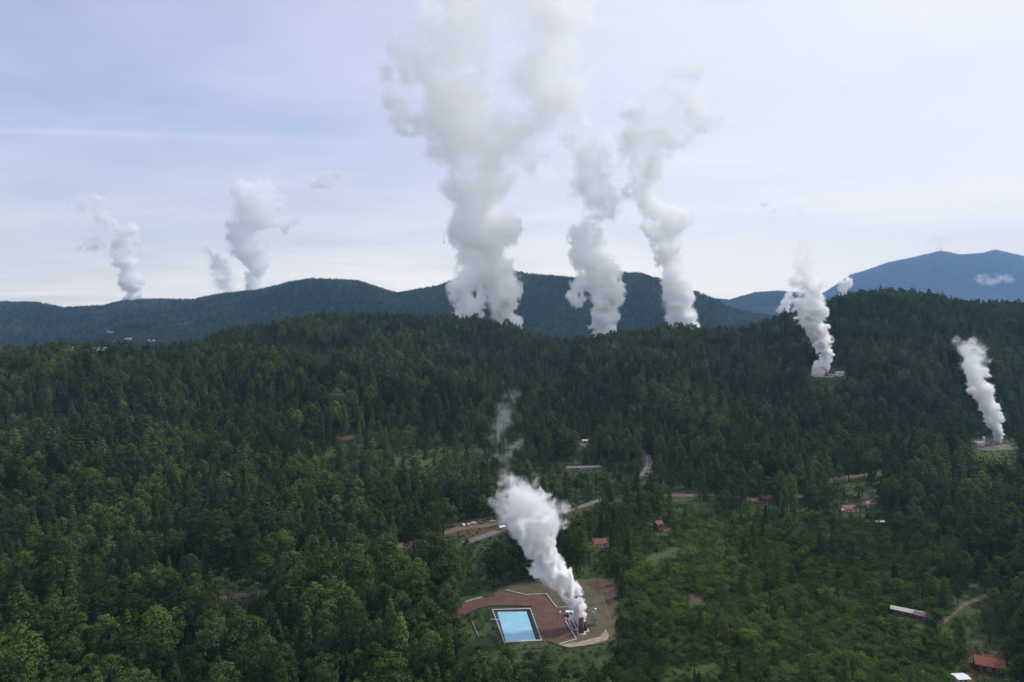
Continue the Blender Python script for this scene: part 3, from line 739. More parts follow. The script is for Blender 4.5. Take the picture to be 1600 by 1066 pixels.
# where trees stand
rng = np.random.default_rng(11)
def field(y0, y1, cell, ulim=.82, jitter=.48):
    xs = np.arange(-ulim * y1, ulim * y1, cell); ys = np.arange(y0, y1, cell)
    X, Y = np.meshgrid(xs, ys); X = X + rng.uniform(-jitter, jitter, X.shape) * cell; Y = Y + rng.uniform(-jitter, jitter, Y.shape) * cell
    k = np.abs(X) < ulim * Y + 25; X, Y = X[k], Y[k]
    return X, Y, height(X, Y)
def blocked(X, Y, Z, H):
    """Trees that would stand in, or hide, one of the open patches the photograph shows."""
    bad = np.zeros(X.shape, bool)
    W = H * .16
    for fr in (0.0, .3, .6, .85, 1.0):
        for sx in (-1, 0, 1):
            px = 800 + F * (X + sx * W * (1 - .8 * (fr > .9))) / Y; py = HZ + F * (CAMZ - Z - fr * H) / Y
            for poly, s in CLEAR:
                a = np.array(poly); m = (px > a[:, 0].min()) & (px < a[:, 0].max()) & (py > a[:, 1].min()) & (py < a[:, 1].max())
                if m.any():
                    i = np.nonzero(m)[0]; bad[i] |= inpoly(px[i], py[i], poly)
    return bad
X, Y, Z = field(175, 1440, 7.3)
X2, Y2, Z2 = field(215, 900, 3.5)
q = (800 + F * X2 / Y2, HZ + F * (CAMZ - Z2) / Y2); q = (q[0] > 900) & (q[1] > 790)
extra = np.concatenate([np.zeros(X.shape, bool), np.ones(int(q.sum()), bool)])
X, Y, Z = (np.concatenate([a, b[q]]) for a, b in ((X, X2), (Y, Y2), (Z, Z2)))
px = 800 + F * X / Y; py = HZ + F * (CAMZ - Z) / Y
d1 = np.interp(np.clip(px, -500, 2100), D1[:, 0], D1[:, 1])
keep = Y < d1 + 70
X, Y, Z, px, py, extra = (a[keep] for a in (X, Y, Z, px, py, extra))
r1, r2, r3, r4 = (rng.random(X.shape) for _ in range(4))
nA = fbm2(X / 90, Y / 90, 3, 2.); nB = fbm2(X / 45, Y / 45, 3, 8.); nC = fbm2(X / 200, Y / 200, 2, 4.)
# open, shrubby country right of the pad and in the middle of the valley
thick = sstep(930, 1000, px) * sstep(1560, 1400, px) * sstep(795, 830, py)
thick = np.maximum(thick, .9 * np.exp(-((px - 700) / 170) ** 2 - ((py - 735) / 42) ** 2))
thick = np.maximum(thick, .6 * np.exp(-((px - 930) / 110) ** 2 - ((py - 775) / 55) ** 2))
thick = np.clip(thick + nA * .35 * (thick > .05), 0, 1)
is_shrub = (r1 < thick * .84) | extra
is_broad = ~is_shrub & (r2 < np.where(px > 850, .10 + .25 * thick, .05) + .25 * np.clip(nC, 0, 1) * (py > 700))
is_fir = ~is_shrub & ~is_broad & (r3 < np.where(Y > 480, .55, .22))
K = np.where(is_shrub, 3, np.where(is_broad, 2, np.where(is_fir, 1, 0)))
H = np.where(K == 3, 2.2 + 3.8 * r4, np.where(K == 2, 6 + 7 * r4, 17 + 10 * r4 + 4 * nA))
H = np.where(K < 2, H * np.clip(1 + .35 * nC, .68, 1.25), H)
H = np.where((K < 2) & (thick > .25), H * (.5 + .25 * r2), H)
big = sstep(480, 330, Y) * (px < 760)
H = np.where(K < 2, H * (1 + .18 * big) * (.72 + .5 * rng.random(X.shape)), H)
dens = np.where(K == 3, 1.0, .93 + .35 * nB)
keep = (~extra | (r4 < thick * 1.5)) & (r2 * 1.0 < np.clip(dens, .45, 1)) & (rng.random(X.shape) > .5 * inpoly(px, py, SOIL[-2][0]) + .3 * inpoly(px, py, SOIL[-1][0])) & ~blocked(X, Y, Z, H)
brown = .85 * np.exp(-((px - 690) / 170) ** 2 - ((py - 615) / 60) ** 2) + .35 * np.exp(-((px - 1000) / 150) ** 2 - ((py - 560) / 50) ** 2) + .25 * np.exp(-((px - 60) / 120) ** 2 - ((py - 640) / 70) ** 2)
isdead = rng.random(X.shape) < np.clip(.008 + .55 * brown + .2 * nB * (brown > .1), 0, .6)
tint = np.stack([np.clip(.26 + .42 * nA + .35 * (rng.random(X.shape) - .5), 0, 1), np.where(isdead, rng.uniform(.45, .9, X.shape), rng.uniform(0, .10, X.shape)),
                 np.clip(1.0 + .5 * nB + rng.normal(size=X.shape) * .28, .45, 1.9)], -1)
A = dict(X=X, Y=Y, Z=Z, K=K, H=H, tint=tint, px=px, py=py)
A = {k: v[keep] for k, v in A.items()}
rotz = rng.uniform(0, 6.283, A['X'].shape)

def is_seen(a):
    """Inside the frame (at least the upper part of the crown)."""
    top = HZ + F * (CAMZ - a['Z'] - a['H'] * .75) / a['Y']
    return (a['px'] > 3) & (a['px'] < 1597) & (top > 500) & (top < 1056)
seen = is_seen(A)
size = A['H'] / A['Y'] * seen
single = np.zeros(A['X'].shape, bool)
for grp, lim in (((0, 1), 300), ((2,), 280), ((3,), 200)):
    m = np.isin(A['K'], grp); order = np.argsort(-np.where(m, size, 0))[:lim]
    single[order[(size[order] > 0)]] = True

ZONES = ((160, 'at far lower left'), (330, 'at lower left'), (480, 'below the left asphalt road'), (620, 'between left road and pond'), (770, 'just left of the pond'),
         (870, 'below the pond'), (980, 'below the plant yard'), (1130, 'right of the plant yard'), (1250, 'on the open shrubby slope'), (1400, 'left of the long shed'),
         (1500, 'below the long shed'), (9999, 'near the red roofed house'))
def where(px_, y_):
    row = 'front row' if y_ < 325 else 'second row' if y_ < 355 else 'third row' if y_ < 390 else 'farther back'
    return next(t for m_, t in ZONES if px_ < m_), row
NAMES = {0: ('pine_tree', 'pine', 'pine tree'), 1: ('fir_tree', 'fir', 'fir tree'), 2: ('broadleaf_tree', 'broadleaf tree', 'tree'), 3: ('shrub', 'shrub', 'shrub')}
proto_obj = {}
LABELLED = {}; MADE = {}
def single_tree(i):
    k = int(A['K'][i]); v = int(rng.integers(0, 6)); name, word, cat = NAMES[k]
    t = A['tint'][i]; H_ = float(A['H'][i])
    tone = 'brown tinged' if t[1] > .3 else ('yellow green' if t[0] > .55 else 'mid green' if t[0] > .3 else 'dark blue green')
    tall = ('tall ' if H_ > 26 else 'short ' if H_ < 16 else '') if k < 2 else ('tall ' if H_ > 10 else '') if k == 2 else ('low ' if H_ < 3.5 else '')
    zone, row = where(A['px'][i], A['Y'][i])
    lab = f'{tall}{tone} {word} {zone}, {row}'; LABELLED.setdefault(lab, []).append((A['px'][i], i))
    key = (k, v)
    if key not in proto_obj:
        e = empty(name); kind = KINDS[k]; cm, tm = NEAR[kind][v]
        for nm, me in (('crown', cm), ('trunk', tm)):
            o = bpy.data.objects.new(nm, me); COL.objects.link(o); o.parent = e
        proto_obj[key] = e
    else:
        src = proto_obj[key]; e = src.copy(); COL.objects.link(e)
        for ch in src.children:
            c = ch.copy(); COL.objects.link(c); c.parent = e
    e.location = (A['X'][i], A['Y'][i], A['Z'][i] - .2); e.rotation_euler.z = rotz[i]
    wd = float(rng.uniform(.95, 1.45)); e.scale = (H_ * wd, H_ * wd, H_)
    tag(e, lab, cat, {0: 'pines', 1: 'firs', 2: 'broadleaf trees', 3: 'shrubs'}[k] + ' ' + zone)
    MADE[i] = e
    for ch in e.children:
        if ch.name.startswith('crown'): ch['tint'] = [float(q) for q in t]
for i in np.nonzero(single)[0]: single_tree(i)
NTH = ('leftmost', 'second from left', 'third from left', 'fourth from left', 'fifth from left', 'sixth from left', 'seventh from left')
for lab, lst in LABELLED.items():
    lst.sort()
    for r_, (_, i) in enumerate(lst):
        if len(lst) == 1: continue
        if r_ == len(lst) - 1: MADE[i]['label'] = lab + ', rightmost'
        elif r_ < len(NTH): MADE[i]['label'] = lab + ', ' + NTH[r_]
        else: MADE[i]['label'] = lab + ', towards the right'

# ---- the rest of each kind as one mass, instanced by geometry nodes
HID = bpy.data.collections.new('tree kinds')      # not linked to the scene
def proto_objects(table, kind):
    r = []
    for cm, tm in table[kind]:
        me = cm.copy(); n0 = len(me.vertices)
        import bmesh
        bm = bmesh.new(); bm.from_mesh(me); nf = len(bm.faces); bm.from_mesh(tm); bm.faces.ensure_lookup_table()
        for f in bm.faces[nf:]: f.material_index = 1
        bm.to_mesh(me); bm.free(); me.materials.append(M['bark'])
        o = bpy.data.objects.new(kind, me); HID.objects.link(o); r.append(o)
    return r
def instancer(objs):
    """Geometry nodes: the point mesh's attributes pick, turn and size one of OBJS at every point."""
    ng = bpy.data.node_groups.new('scatter', 'GeometryNodeTree')
    ng.interface.new_socket('Geometry', in_out='INPUT', socket_type='NodeSocketGeometry'); ng.interface.new_socket('Geometry', in_out='OUTPUT', socket_type='NodeSocketGeometry')
    g = NT(ng); gi = g.n('NodeGroupInput', out=0)
    gti = g.n('GeometryNodeGeometryToInstance', out=None)
    for o in reversed(objs):
        oi = g.n('GeometryNodeObjectInfo', {'Object': o, 'As Instance': True}, out='Geometry'); ng.links.new(oi, gti.inputs[0])
    def attr(nm, ty): return g.n('GeometryNodeInputNamedAttribute', {'Name': nm}, data_type=ty, out='Attribute')
    col = bpy.data.collections.new('kinds')
    for o in objs: col.objects.link(o)
    ci = g.n('GeometryNodeCollectionInfo', {'Collection': col, 'Separate Children': True, 'Reset Children': True}, out=0)
    ng.nodes.remove(gti.node if hasattr(gti, 'node') else gti)
    iop = g.n('GeometryNodeInstanceOnPoints', {'Points': gi, 'Instance': ci, 'Pick Instance': True, 'Instance Index': attr('which', 'INT'),
              'Rotation': attr('turn', 'FLOAT_VECTOR'), 'Scale': attr('size', 'FLOAT_VECTOR')}, out=0)
    g.n('NodeGroupOutput', (iop,), out=None)
    for nd in [n for n in ng.nodes if n.bl_idname == 'GeometryNodeObjectInfo']: ng.nodes.remove(nd)
    return ng
def mass(name, objs, P, rz, size_, tint_, label, cat):
    me = bpy.data.meshes.new(name); n = len(P); me.vertices.add(n); me.vertices.foreach_set('co', P.astype(np.float32).ravel())
    def put(nm, ty, arr, fld): a = me.attributes.new(nm, ty, 'POINT'); a.data.foreach_set(fld, arr.ravel())
    put('which', 'INT', rng.integers(0, len(objs), n).astype(np.int32), 'value')
    put('turn', 'FLOAT_VECTOR', np.stack([0 * rz, 0 * rz, rz], -1).astype(np.float32), 'vector')
    put('size', 'FLOAT_VECTOR', size_.astype(np.float32), 'vector'); put('tint', 'FLOAT_VECTOR', tint_.astype(np.float32), 'vector')
    o = bpy.data.objects.new(name, me); COL.objects.link(o)
    o.modifiers.new('scatter', 'NODES').node_group = instancer(objs)
    return tag(o, label, cat, kind='stuff')
PN = {k: proto_objects(NEAR, k) for k in KINDS}; PM = {k: proto_objects(MID, k) for k in KINDS}; PF = {k: proto_objects(FAR, k) for k in ('pine', 'fir')}
def part_mass(m, objs, name, label, cat):
    P = np.stack([A['X'], A['Y'], A['Z'] - .2], -1)[m]; h = A['H'][m]; wd = h * rng.uniform(.9, 1.3, h.shape) * np.where((A['K'][m] < 2) & (A['Y'][m] > 480), .95, 1.05)
    mass(name, objs, P, rotz[m], np.stack([wd, wd, h], -1), A['tint'][m], label, cat)
rest = ~single
part_mass(rest & (A['K'] < 2) & (A['Y'] < 460), PN['pine'] + PN['fir'], 'pine_forest', 'dense near pine forest filling the valley floor behind the nearest trees', 'forest')
part_mass(rest & (A['K'] < 2) & (A['Y'] >= 460), PM['pine'] + PM['fir'], 'pine_forest', 'dark pine forest covering the middle ridge and the right hill', 'forest')
part_mass(rest & (A['K'] == 2), PM['broad'], 'broadleaf_woodland', 'lighter green broadleaf trees scattered through the pine forest', 'woodland')
part_mass(rest & (A['K'] == 3), PM['shrub'], 'shrub_thicket', 'bright green shrub thicket over the valley floor and right slope', 'thicket')
# undergrowth in the gaps
X, Y, Z = field(190, 800, 3.8)
h = rng.uniform(.8, 2.4, X.shape); k = rng.random(X.shape) < .8 + .3 * fbm2(X / 30, Y / 30, 2, 6.)
k &= ~inpoly(800 + F * X / Y, HZ + F * (CAMZ - Z) / Y, CLEAR[0][0])
for P, wd in ROADS:
    m = np.nonzero((np.abs(X - P[:, 0].mean()) < 120) & (np.abs(Y - P[:, 1].mean()) < 160))[0]
    if len(m): k[m[np.min(np.hypot(X[m][:, None] - P[:, 0], Y[m][:, None] - P[:, 1]), 1) < wd / 2 + 2.2]] = False
X, Y, Z, h = X[k], Y[k], Z[k], h[k]
pxu = 800 + F * X / Y; gr = sstep(900, 1000, pxu)
mass('undergrowth', PM['shrub'], np.stack([X, Y, Z - .15], -1), rng.uniform(0, 6.28, X.shape), np.stack([h * 1.1, h * 1.1, h], -1),
     np.stack([np.clip(.25 + .5 * gr + .3 * rng.normal(size=X.shape), 0, 1), rng.uniform(0, .5, X.shape) * (1 - .6 * gr), (.65 + .35 * gr) * rng.uniform(.6, 1.2, X.shape)], -1),
     'low green undergrowth between the near trees', 'undergrowth')
# far woods
def far_woods(y0, y1, cell, ulim, hmin, hmax, label, skip=None):
    X, Y, Z = field(y0, y1, cell, ulim)
    n = fbm2(X / 300, Y / 300, 3, 1.)
    k = rng.random(X.shape) < np.clip(.95 + .3 * n, .5, 1)
    if skip is not None: k &= ~skip(X, Y, Z)
    X, Y, Z, n = X[k], Y[k], Z[k], n[k]; h = rng.uniform(hmin, hmax, X.shape); wd = h * rng.uniform(1.0, 1.5, h.shape)
    mass('far_forest', PF['pine'] + PF['fir'], np.stack([X, Y, Z - 1], -1), rng.uniform(0, 6.28, X.shape), np.stack([wd, wd, h], -1),
         np.stack([np.clip(.25 + .4 * n, 0, 1), rng.uniform(0, .25, X.shape), np.clip(.85 + .4 * n + rng.normal(size=X.shape) * .35, .3, 1.8)], -1), label, 'forest')
far_woods(2300, 4450, 12.0, .80, 15, 36, 'dark blue green forest on the far ridge behind the tall steam columns')
def not_right(X, Y, Z): return 800 + F * X / Y < 1000
far_woods(6900, 8500, 24, .80, 20, 30, 'bluish forest on the hill left of the far mountain', not_right)
far_woods(11000, 13400, 32, .82, 22, 34, 'hazy blue forest covering the highest far mountain', not_right)

# ------------------------------------------------------------------ steam
def skin_mat():
    def b(s):
        p = s.n('ShaderNodeNewGeometry', out=0)
        f = s.m('MULTIPLY', s.noise(p, .2, 2), .016)
        out(s, s.n('ShaderNodeMixShader', (f, s.n('ShaderNodeBsdfTransparent'), s.n('ShaderNodeBsdfDiffuse', ((.95, .95, .95, 1),)))))
    return mat('thin steam skin', b)
M['skin'] = skin_mat()
def vapour_mat(dens):
    def b(s):
        a = s.n('ShaderNodeAttribute', attribute_name='density', out='Fac')
        out(s, None, s.n('ShaderNodeVolumePrincipled', {'Color': (.997, .997, .997, 1), 'Density': s.m('MULTIPLY', a, dens), 'Density Attribute': '', 'Anisotropy': 0.0}))
    return mat('white steam', b)
def surface_net(D, th, org, vox):
    """A closed surface round the voxels denser than TH (naive surface nets)."""
    D = np.pad(D, 1); org = org - vox
    I = D > th
    c = np.zeros(tuple(np.array(D.shape) - 1), np.int8)
    for i in (0, 1):
        for j in (0, 1):
            for k in (0, 1): c += I[i:I.shape[0] - 1 + i, j:I.shape[1] - 1 + j, k:I.shape[2] - 1 + k]
    cell = (c > 0) & (c < 8)
    idx = -np.ones(cell.shape, np.int64); idx[cell] = np.arange(cell.sum())
    P = np.argwhere(cell).astype(float)
    off = np.zeros_like(P); wsum = np.zeros(len(P))
    ii = np.argwhere(cell)
    for i in (0, 1):
        for j in (0, 1):
            for k in (0, 1):
                wv = np.exp(-np.abs(D[ii[:, 0] + i, ii[:, 1] + j, ii[:, 2] + k] - th) * 6); off += wv[:, None] * np.array([i, j, k]); wsum += wv
    P = org + (P + off / wsum[:, None]) * vox
    Q = []
    for ax in range(3):
        A_ = I.take(range(0, I.shape[ax] - 1), ax); B_ = I.take(range(1, I.shape[ax]), ax)
        e = np.argwhere(A_ != B_); flip = A_[tuple(e.T)]
        u, v = [a for a in range(3) if a != ax]
        ok = (e[:, u] > 0) & (e[:, v] > 0) & (e[:, u] < idx.shape[u]) & (e[:, v] < idx.shape[v]); e, flip = e[ok], flip[ok]
        def at_(du, dv): q = e.copy(); q[:, u] -= du; q[:, v] -= dv; return idx[tuple(q.T)]
        q = np.stack([at_(0, 0), at_(1, 0), at_(1, 1), at_(0, 1)], -1)
        if ax == 1: flip = ~flip
        q[flip] = q[flip][:, ::-1]; Q.append(q)
    return P, np.concatenate(Q)
def volume_nodes(mn, mx, res, m):
    ng = bpy.data.node_groups.new('vapour grid', 'GeometryNodeTree')
    ng.interface.new_socket('Geometry', in_out='INPUT', socket_type='NodeSocketGeometry'); ng.interface.new_socket('Geometry', in_out='OUTPUT', socket_type='NodeSocketGeometry')
    g = NT(ng); gi = g.n('NodeGroupInput', out=0); pos = g.n('GeometryNodeInputPosition', out=0)
    st = (mx - mn) / (np.array(res) - 1)
    q = g.n('ShaderNodeVectorMath', (pos, tuple(mn)), operation='SUBTRACT'); q = g.n('ShaderNodeVectorMath', (q, tuple(st)), operation='DIVIDE')
    q = g.n('ShaderNodeVectorMath', (q, (.5, .5, .5)), operation='ADD'); q = g.n('ShaderNodeVectorMath', (q,), operation='FLOOR')
    i = g.n('ShaderNodeVectorMath', (q, (res[1] * res[2], res[2], 1.0)), operation='DOT_PRODUCT', out='Value')
    d = g.n('GeometryNodeInputNamedAttribute', {'Name': 'd'}, data_type='FLOAT', out='Attribute')
    s = g.n('GeometryNodeSampleIndex', {'Geometry': gi, 'Value': d, 'Index': g.n('FunctionNodeFloatToInt', (i,), rounding_mode='ROUND')}, data_type='FLOAT', domain='POINT')
    vc = g.n('GeometryNodeVolumeCube', {'Density': s, 'Background': 0.0, 'Min': tuple(mn), 'Max': tuple(mx), 'Resolution X': res[0], 'Resolution Y': res[1], 'Resolution Z': res[2]})
    sm = g.n('GeometryNodeSetMaterial', {'Geometry': vc, 'Material': m}); g.n('NodeGroupOutput', (sm,), out=None)
    return ng
def plume(name, D, puffs, vox_px, tau, label, cat='steam plume', seed=1, amp=.75, base=None, soft=.35, hull=.22, dy=0.0):
    """puffs: (px, py, radius in px, relative density[, depth offset in px]) as photographed at distance D; the puffs between two entries are filled in."""
    k = D / F; R = np.random.default_rng(seed); P = []
    for chain in puffs:
        for a, b in zip(chain, chain[1:] + [chain[-1]]):
            a = list(a) + [0] * (5 - len(a)); b = list(b) + [0] * (5 - len(b))
            n = max(1, int(math.hypot(b[0] - a[0], b[1] - a[1]) / (.38 * min(a[2], b[2])))) if a != b else 1
            for j in range(n):
                t = j / n; q = [a[i] * (1 - t) + b[i] * t for i in range(5)]
                P.append((q[0], q[1], q[2] * .82, q[3], q[4]))
                for _ in range(2):
                    an = R.uniform(0, 6.28); ph = R.uniform(-1, 1)
                    P.append((q[0] + q[2] * .55 * math.cos(an), q[1] + q[2] * .55 * math.sin(an), q[2] * R.uniform(.32, .55), q[3] * R.uniform(.8, 1.1), q[4] + q[2] * .55 * ph))
    P = np.array(P)
    C = np.stack([(P[:, 0] - 800) * k, D + dy + P[:, 4] * k, CAMZ - (P[:, 1] - HZ) * k], -1); Rr = P[:, 2] * k
    org = np.array(base) if base is not None else C[np.argmax(P[:, 1])]
    C = C - org; vox = vox_px * k
    mn = (C - Rr[:, None] * 1.35).min(0); mx = (C + Rr[:, None] * 1.35).max(0)
    res = np.maximum(np.ceil((mx - mn) / vox).astype(int) + 1, 4); mx = mn + (res - 1) * vox
    f = np.full(res, -2.0, np.float32); dn = np.zeros(res, np.float32); wt_ = np.full(res, 1e-6, np.float32); sz = np.zeros(res, np.float32)
    ax = [mn[i] + np.arange(res[i]) * vox for i in range(3)]
    for c, r, q in zip(C, Rr, P):
        lo = np.clip(np.floor((c - 1.45 * r - mn) / vox).astype(int), 0, res - 1); hi = np.clip(np.ceil((c + 1.45 * r - mn) / vox).astype(int) + 1, 1, res)
        sl = tuple(slice(a, b) for a, b in zip(lo, hi))
        g = [ax[i][sl[i]] - c[i] for i in range(3)]
        dd = np.sqrt(g[0][:, None, None] ** 2 + g[1][None, :, None] ** 2 + g[2][None, None, :] ** 2)
        v = (1 - dd / r).astype(np.float32)
        wq = np.clip(v + .45, 0, 2) ** 2; dn[sl] += wq * q[3]; wt_[sl] += wq; sz[sl] += wq * r
        f[sl] = np.maximum(f[sl], v)
    dn /= wt_; sz = np.maximum(sz / wt_, vox)
    act = f > -.46
    I = np.argwhere(act); Pw = mn + I * vox
    rad = sz[act]
    # billows: warped noise folded so that it bulges outwards, of wavelengths that suit the size of the puff they sit on
    X_, Y_, Z_ = (Pw + seed * 37.7).T
    nz = np.zeros(len(Pw)); ws = np.zeros(len(Pw)); lam = 1.3 * Rr.max(); o = 0
    wl = rad * .9
    wx, wy, wz = (vnoise(X_ / (rad.mean() * .8) + 9.1 * q, Y_ / (rad.mean() * .8), Z_ / (rad.mean() * .8) + 4.7 * q, 1) * rad * .28 for q in range(3))
    while lam > 2.0 * vox and o < 9:
        wgt = np.where(lam < 1.1 * rad, (lam / (1.1 * rad)) ** .62, np.clip(2.0 - lam / (1.1 * rad), 0, 1))
        nn = vnoise((X_ + wx) / lam, (Y_ + wy) / lam, (Z_ + wz) / lam, o % 2)
        nz += wgt * (.55 - 1.75 * np.abs(nn)); ws += wgt; lam /= 2.03; o += 1
    nz = nz / np.maximum(ws, .4) * 1.55
    v = f[act] + amp * np.clip(.22 + dn[act] / .22, .28, 1) * nz - .10
    soft = soft + .9 * np.clip(1 - dn[act] / .3, 0, 1)
    den = sstep(0, soft, v) * dn[act] * np.clip(np.median(Rr) / rad, .4, 3.5)
    den = den * np.clip(1 + 2.2 * nz * np.clip(1.2 - 1.6 * dn[act], 0, 1), .12, 2.2)
    Dg = np.zeros(res, np.float32); Dg[act] = den
    vis = np.zeros(res, np.float32); vis[act] = sstep(0, soft, v) * np.clip(dn[act], .2, 1) ** .5
    hv, hq = surface_net(vis[::2, ::2, ::2], hull, mn, vox * 2)
    me = bpy.data.meshes.new(name); me.from_pydata(hv.tolist(), [], hq.tolist()); me.update(); me.polygons.foreach_set('use_smooth', [True] * len(me.polygons)); me.materials.append(M['skin'])
    o = bpy.data.objects.new(name, me); COL.objects.link(o); o.location = org; tag(o, label, cat)
    vm = bpy.data.meshes.new('vapour'); n = int(np.prod(res)); vm.vertices.add(n)
    co = np.stack(np.meshgrid(*ax, indexing='ij'), -1).astype(np.float32); vm.vertices.foreach_set('co', co.ravel())
    aa = vm.attributes.new('d', 'FLOAT', 'POINT'); aa.data.foreach_set('value', Dg.ravel())
    m = vapour_mat(tau / float(np.median(Rr))); vm.materials.append(m)
    vo = bpy.data.objects.new('vapour', vm); COL.objects.link(vo); vo.parent = o
    vo.modifiers.new('grid', 'NODES').node_group = volume_nodes(mn, mx, [int(q) for q in res], m)
    return o
PL = []
plume('steam_plume', 338, [
    [(911, 984, 4, 1.6), (909, 972, 7, 1.6), (904, 952, 11, 1.5), (893, 925, 16, 1.4), (872, 900, 22, 1.3), (852, 882, 27, 1.2), (845, 858, 25, 1.0), (839, 835, 30, .9), (828, 808, 44, .5), (813, 784, 38, .24), (797, 761, 26, .08), (788, 742, 17, .025), (790, 722, 14, .009), (785, 700, 22, .018), (778, 672, 25, .024), (788, 645, 23, .02), (804, 615, 16, .013)],
    [(860, 800, 22, .08), (884, 790, 13, .05)], [(786, 808, 16, .07), (778, 780, 17, .07), (790, 760, 14, .05)], [(862, 815, 22, .14), (880, 818, 14, .07)],
    [(838, 745, 10, .03), (836, 758, 8, .02)], [(800, 700, 14, .02), (815, 690, 9, .012)]],
    1.7, 8.0, 'dense white steam plume rising from the silencer tower beside the blue pond', seed=3, amp=.85)
plume('steam_plume', 1720, [
    [(725, 514, 17, 1.5), (729, 480, 20, 1.4), (722, 450, 26, .8), (748, 418, 34, .7), (745, 375, 46, .55), (738, 325, 52, .42), (752, 275, 60, .30), (745, 222, 80, .23), (715, 165, 96, .20), (702, 105, 98, .17), (730, 40, 98, .16), (790, -30, 95, .14)],
    [(800, 515, 18, 1.5), (788, 482, 24, 1.4), (782, 440, 32, .9), (768, 400, 38, .6), (770, 350, 42, .45)], [(745, 492, 12, .7), (750, 455, 18, .6)],
    [(640, 195, 34, .2), (630, 130, 44, .2), (645, 60, 46, .16)], [(800, 235, 62, .2), (835, 150, 88, .16), (840, 70, 100, .15), (870, 0, 100, .13)]],
    3.0, 4.5, 'huge grey white steam column rising behind the middle ridge to the top of the sky', seed=5, amp=.85)
plume('steam_plume', 1800, [
    [(946, 534, 17, 1.6), (944, 500, 23, 1.6), (952, 455, 27, 1.4), (936, 428, 32, 1.0), (916, 400, 36, .7), (910, 372, 34, .6)],
    [(925, 340, 28, .14), (935, 305, 42, .24), (918, 270, 52, .23), (915, 235, 46, .18), (895, 200, 40, .12), (890, 150, 66, .10), (895, 90, 78, .12), (910, 20, 80, .1)], [(900, 470, 14, .3), (908, 440, 18, .3)]],
    2.4, 4.6, 'bright steam column right of the huge one with a bulging white foot', seed=8, amp=.85)
plume('steam_plume', 1900, [
    [(1074, 534, 16, 1.6), (1067, 500, 24, 1.5), (1062, 468, 27, 1.0), (1054, 430, 22, .6), (1046, 395, 21, .45), (1040, 348, 34, .3), (1012, 325, 22, .12), (998, 280, 36, .22), (1000, 240, 50, .23), (1020, 195, 64, .22), (1045, 150, 66, .17), (1066, 112, 46, .12)],
    [(1080, 190, 40, .18), (1112, 188, 24, .12)], [(1066, 338, 16, .25), (1052, 345, 24, .3)]],
    2.4, 4.6, 'leaning grey steam column with a broad cloudy head right of the bright column', seed=9, amp=.85)
plume('steam_plume', hit(1284, 588).y, [
    [(1284, 590, 5, 1.6), (1287, 572, 8, 1.6), (1290, 552, 11, 1.5), (1285, 530, 15, 1.4), (1271, 508, 19, 1.3), (1262, 488, 21, 1.2), (1264, 468, 25, .5), (1258, 440, 24, .14), (1258, 410, 24, .08), (1254, 385, 16, .05)], [(1273, 588, 5, .8), (1278, 570, 6, .7)]],
    1.6, 6.0, 'zigzag white steam plume rising from the hillside plant before the right hill', seed=12, amp=.85)
plume('steam_plume', 1950, [[(1222, 500, 6, .8), (1226, 482, 10, .9), (1232, 465, 9, .5)]], 1.2, 4.5, 'small white plume peeping over the crest left of the zigzag plume', seed=13)
plume('steam_plume', 1900, [[(1312, 478, 4, .5), (1316, 460, 6, .7), (1318, 445, 9, .7), (1326, 440, 7, .5)]], 1.2, 4.0, 'small white plume above the crest against the blue mountain', seed=14)
plume('steam_plume', hit(1561, 693).y, [
    [(1561, 692, 3, 1.5), (1559, 675, 7, 1.5), (1552, 655, 13, 1.4), (1543, 628, 16, 1.1), (1530, 598, 18, .8), (1521, 572, 18, .3), (1526, 548, 26, .18), (1508, 542, 20, .12)]],
    1.6, 5.0, 'white wavering steam plume above the plant yard at the right edge', seed=15)
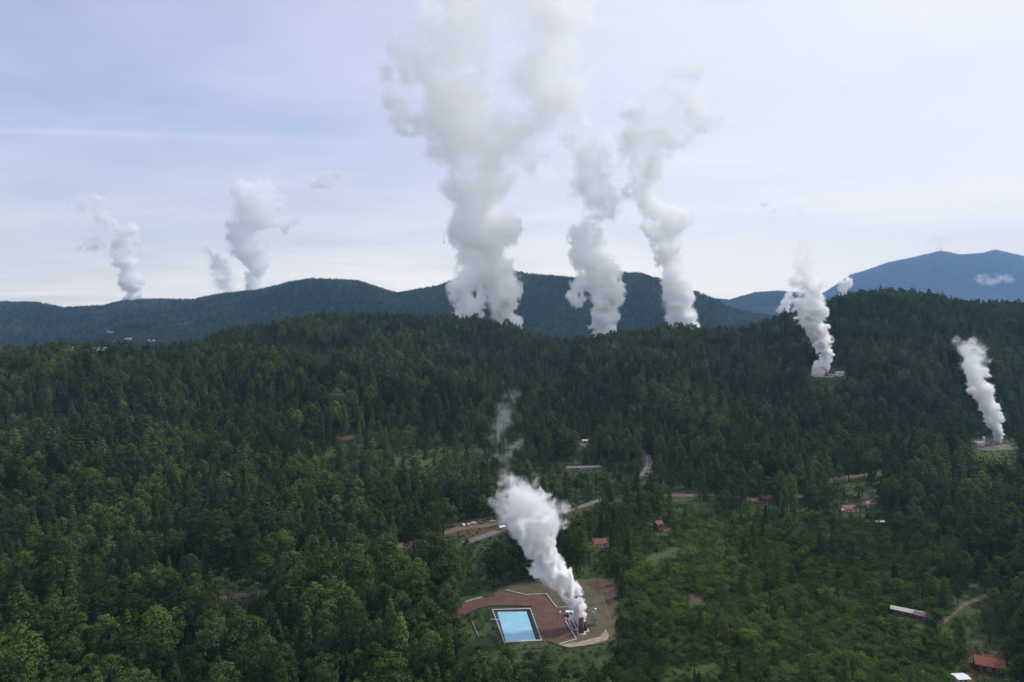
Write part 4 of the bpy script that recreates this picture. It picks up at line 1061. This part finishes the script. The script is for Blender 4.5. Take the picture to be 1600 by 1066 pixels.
plume('steam_plume', 4120, [
    [(203, 483, 7, 1.5), (208, 462, 12, 1.3), (204, 435, 18, .5), (196, 400, 23, .38), (200, 372, 21, .3), (207, 355, 15, .22)], [(182, 378, 15, .2), (152, 378, 16, .18), (126, 384, 10, .1)], [(172, 352, 14, .18), (160, 325, 20, .17), (130, 318, 22, .13), (110, 322, 13, .08)]],
    1.8, 4.0, 'leftmost far steam plume with two grey wisps drifting left', seed=16)
plume('steam_plume', 5000, [
    [(394, 462, 16, .35), (396, 442, 15, .22), (405, 415, 17, .3), (390, 385, 30, .34), (386, 350, 42, .32), (400, 318, 40, .22), (428, 318, 28, .15)], [(440, 350, 20, .16), (464, 342, 13, .1)], [(342, 415, 20, .14), (355, 445, 22, .15), (320, 390, 10, .06)]],
    2.0, 4.4, 'ragged grey steam plume standing above the far left ridge', seed=17)
plume('cloud_wisp', 4600, [[(493, 291, 12, .14), (512, 280, 20, .17), (530, 272, 14, .12)]], 1.8, 4.0, 'lone small grey cloud wisp right of the ragged far plume', 'cloud', seed=18)
plume('cloud_wisp', 10500, [[(1530, 433, 9, .10), (1548, 438, 13, .14), (1562, 434, 9, .10), (1580, 437, 9, .09)]], 1.2, 3.4, 'small white cloud before the slope of the blue mountain', 'cloud', seed=19)
plume('cloud_wisp', 13600, [[(1452, 379, 9, .05), (1470, 377, 12, .06), (1486, 375, 10, .05)]], 1.4, 3.0, 'thin grey cloud wisp over the antenna masts', 'cloud', seed=20)
plume('cloud_wisp', 5200, [[(1200, 325, 14, .09), (1204, 330, 10, .07)], [(1245, 325, 14, .05)]], 2.0, 3.0, 'faint grey wisp in the sky above the right hill crest', 'cloud', seed=21)
plume('steam_plume', 1650, [[(1125, 527, 5, .8), (1130, 522, 6, .8)]], 1.0, 4.0, 'tiny white puff behind the crest between two plumes', seed=22)

plume('steam_plume', hit(1588, 618).y, [[(1588, 614, 4, .12), (1586, 602, 5, .08), (1582, 594, 4, .05)]], 1.0, 3.0, 'faint little steam wisp in the trees above the right edge plant', seed=23)

# ------------------------------------------------------------------ haze
def haze():
    hm = mat('pale blue air', lambda s: out(s, None, s.n('ShaderNodeVolumePrincipled', {'Color': (.30, .53, .88, 1), 'Density': 5.5e-5, 'Density Attribute': '', 'Anisotropy': .1})))
    o = MB().box(-20500, 20500, -2600, 14300, -400, 1650).build('haze', hm, label='pale blue haze over the whole landscape', cat='haze', kind='stuff')
haze()
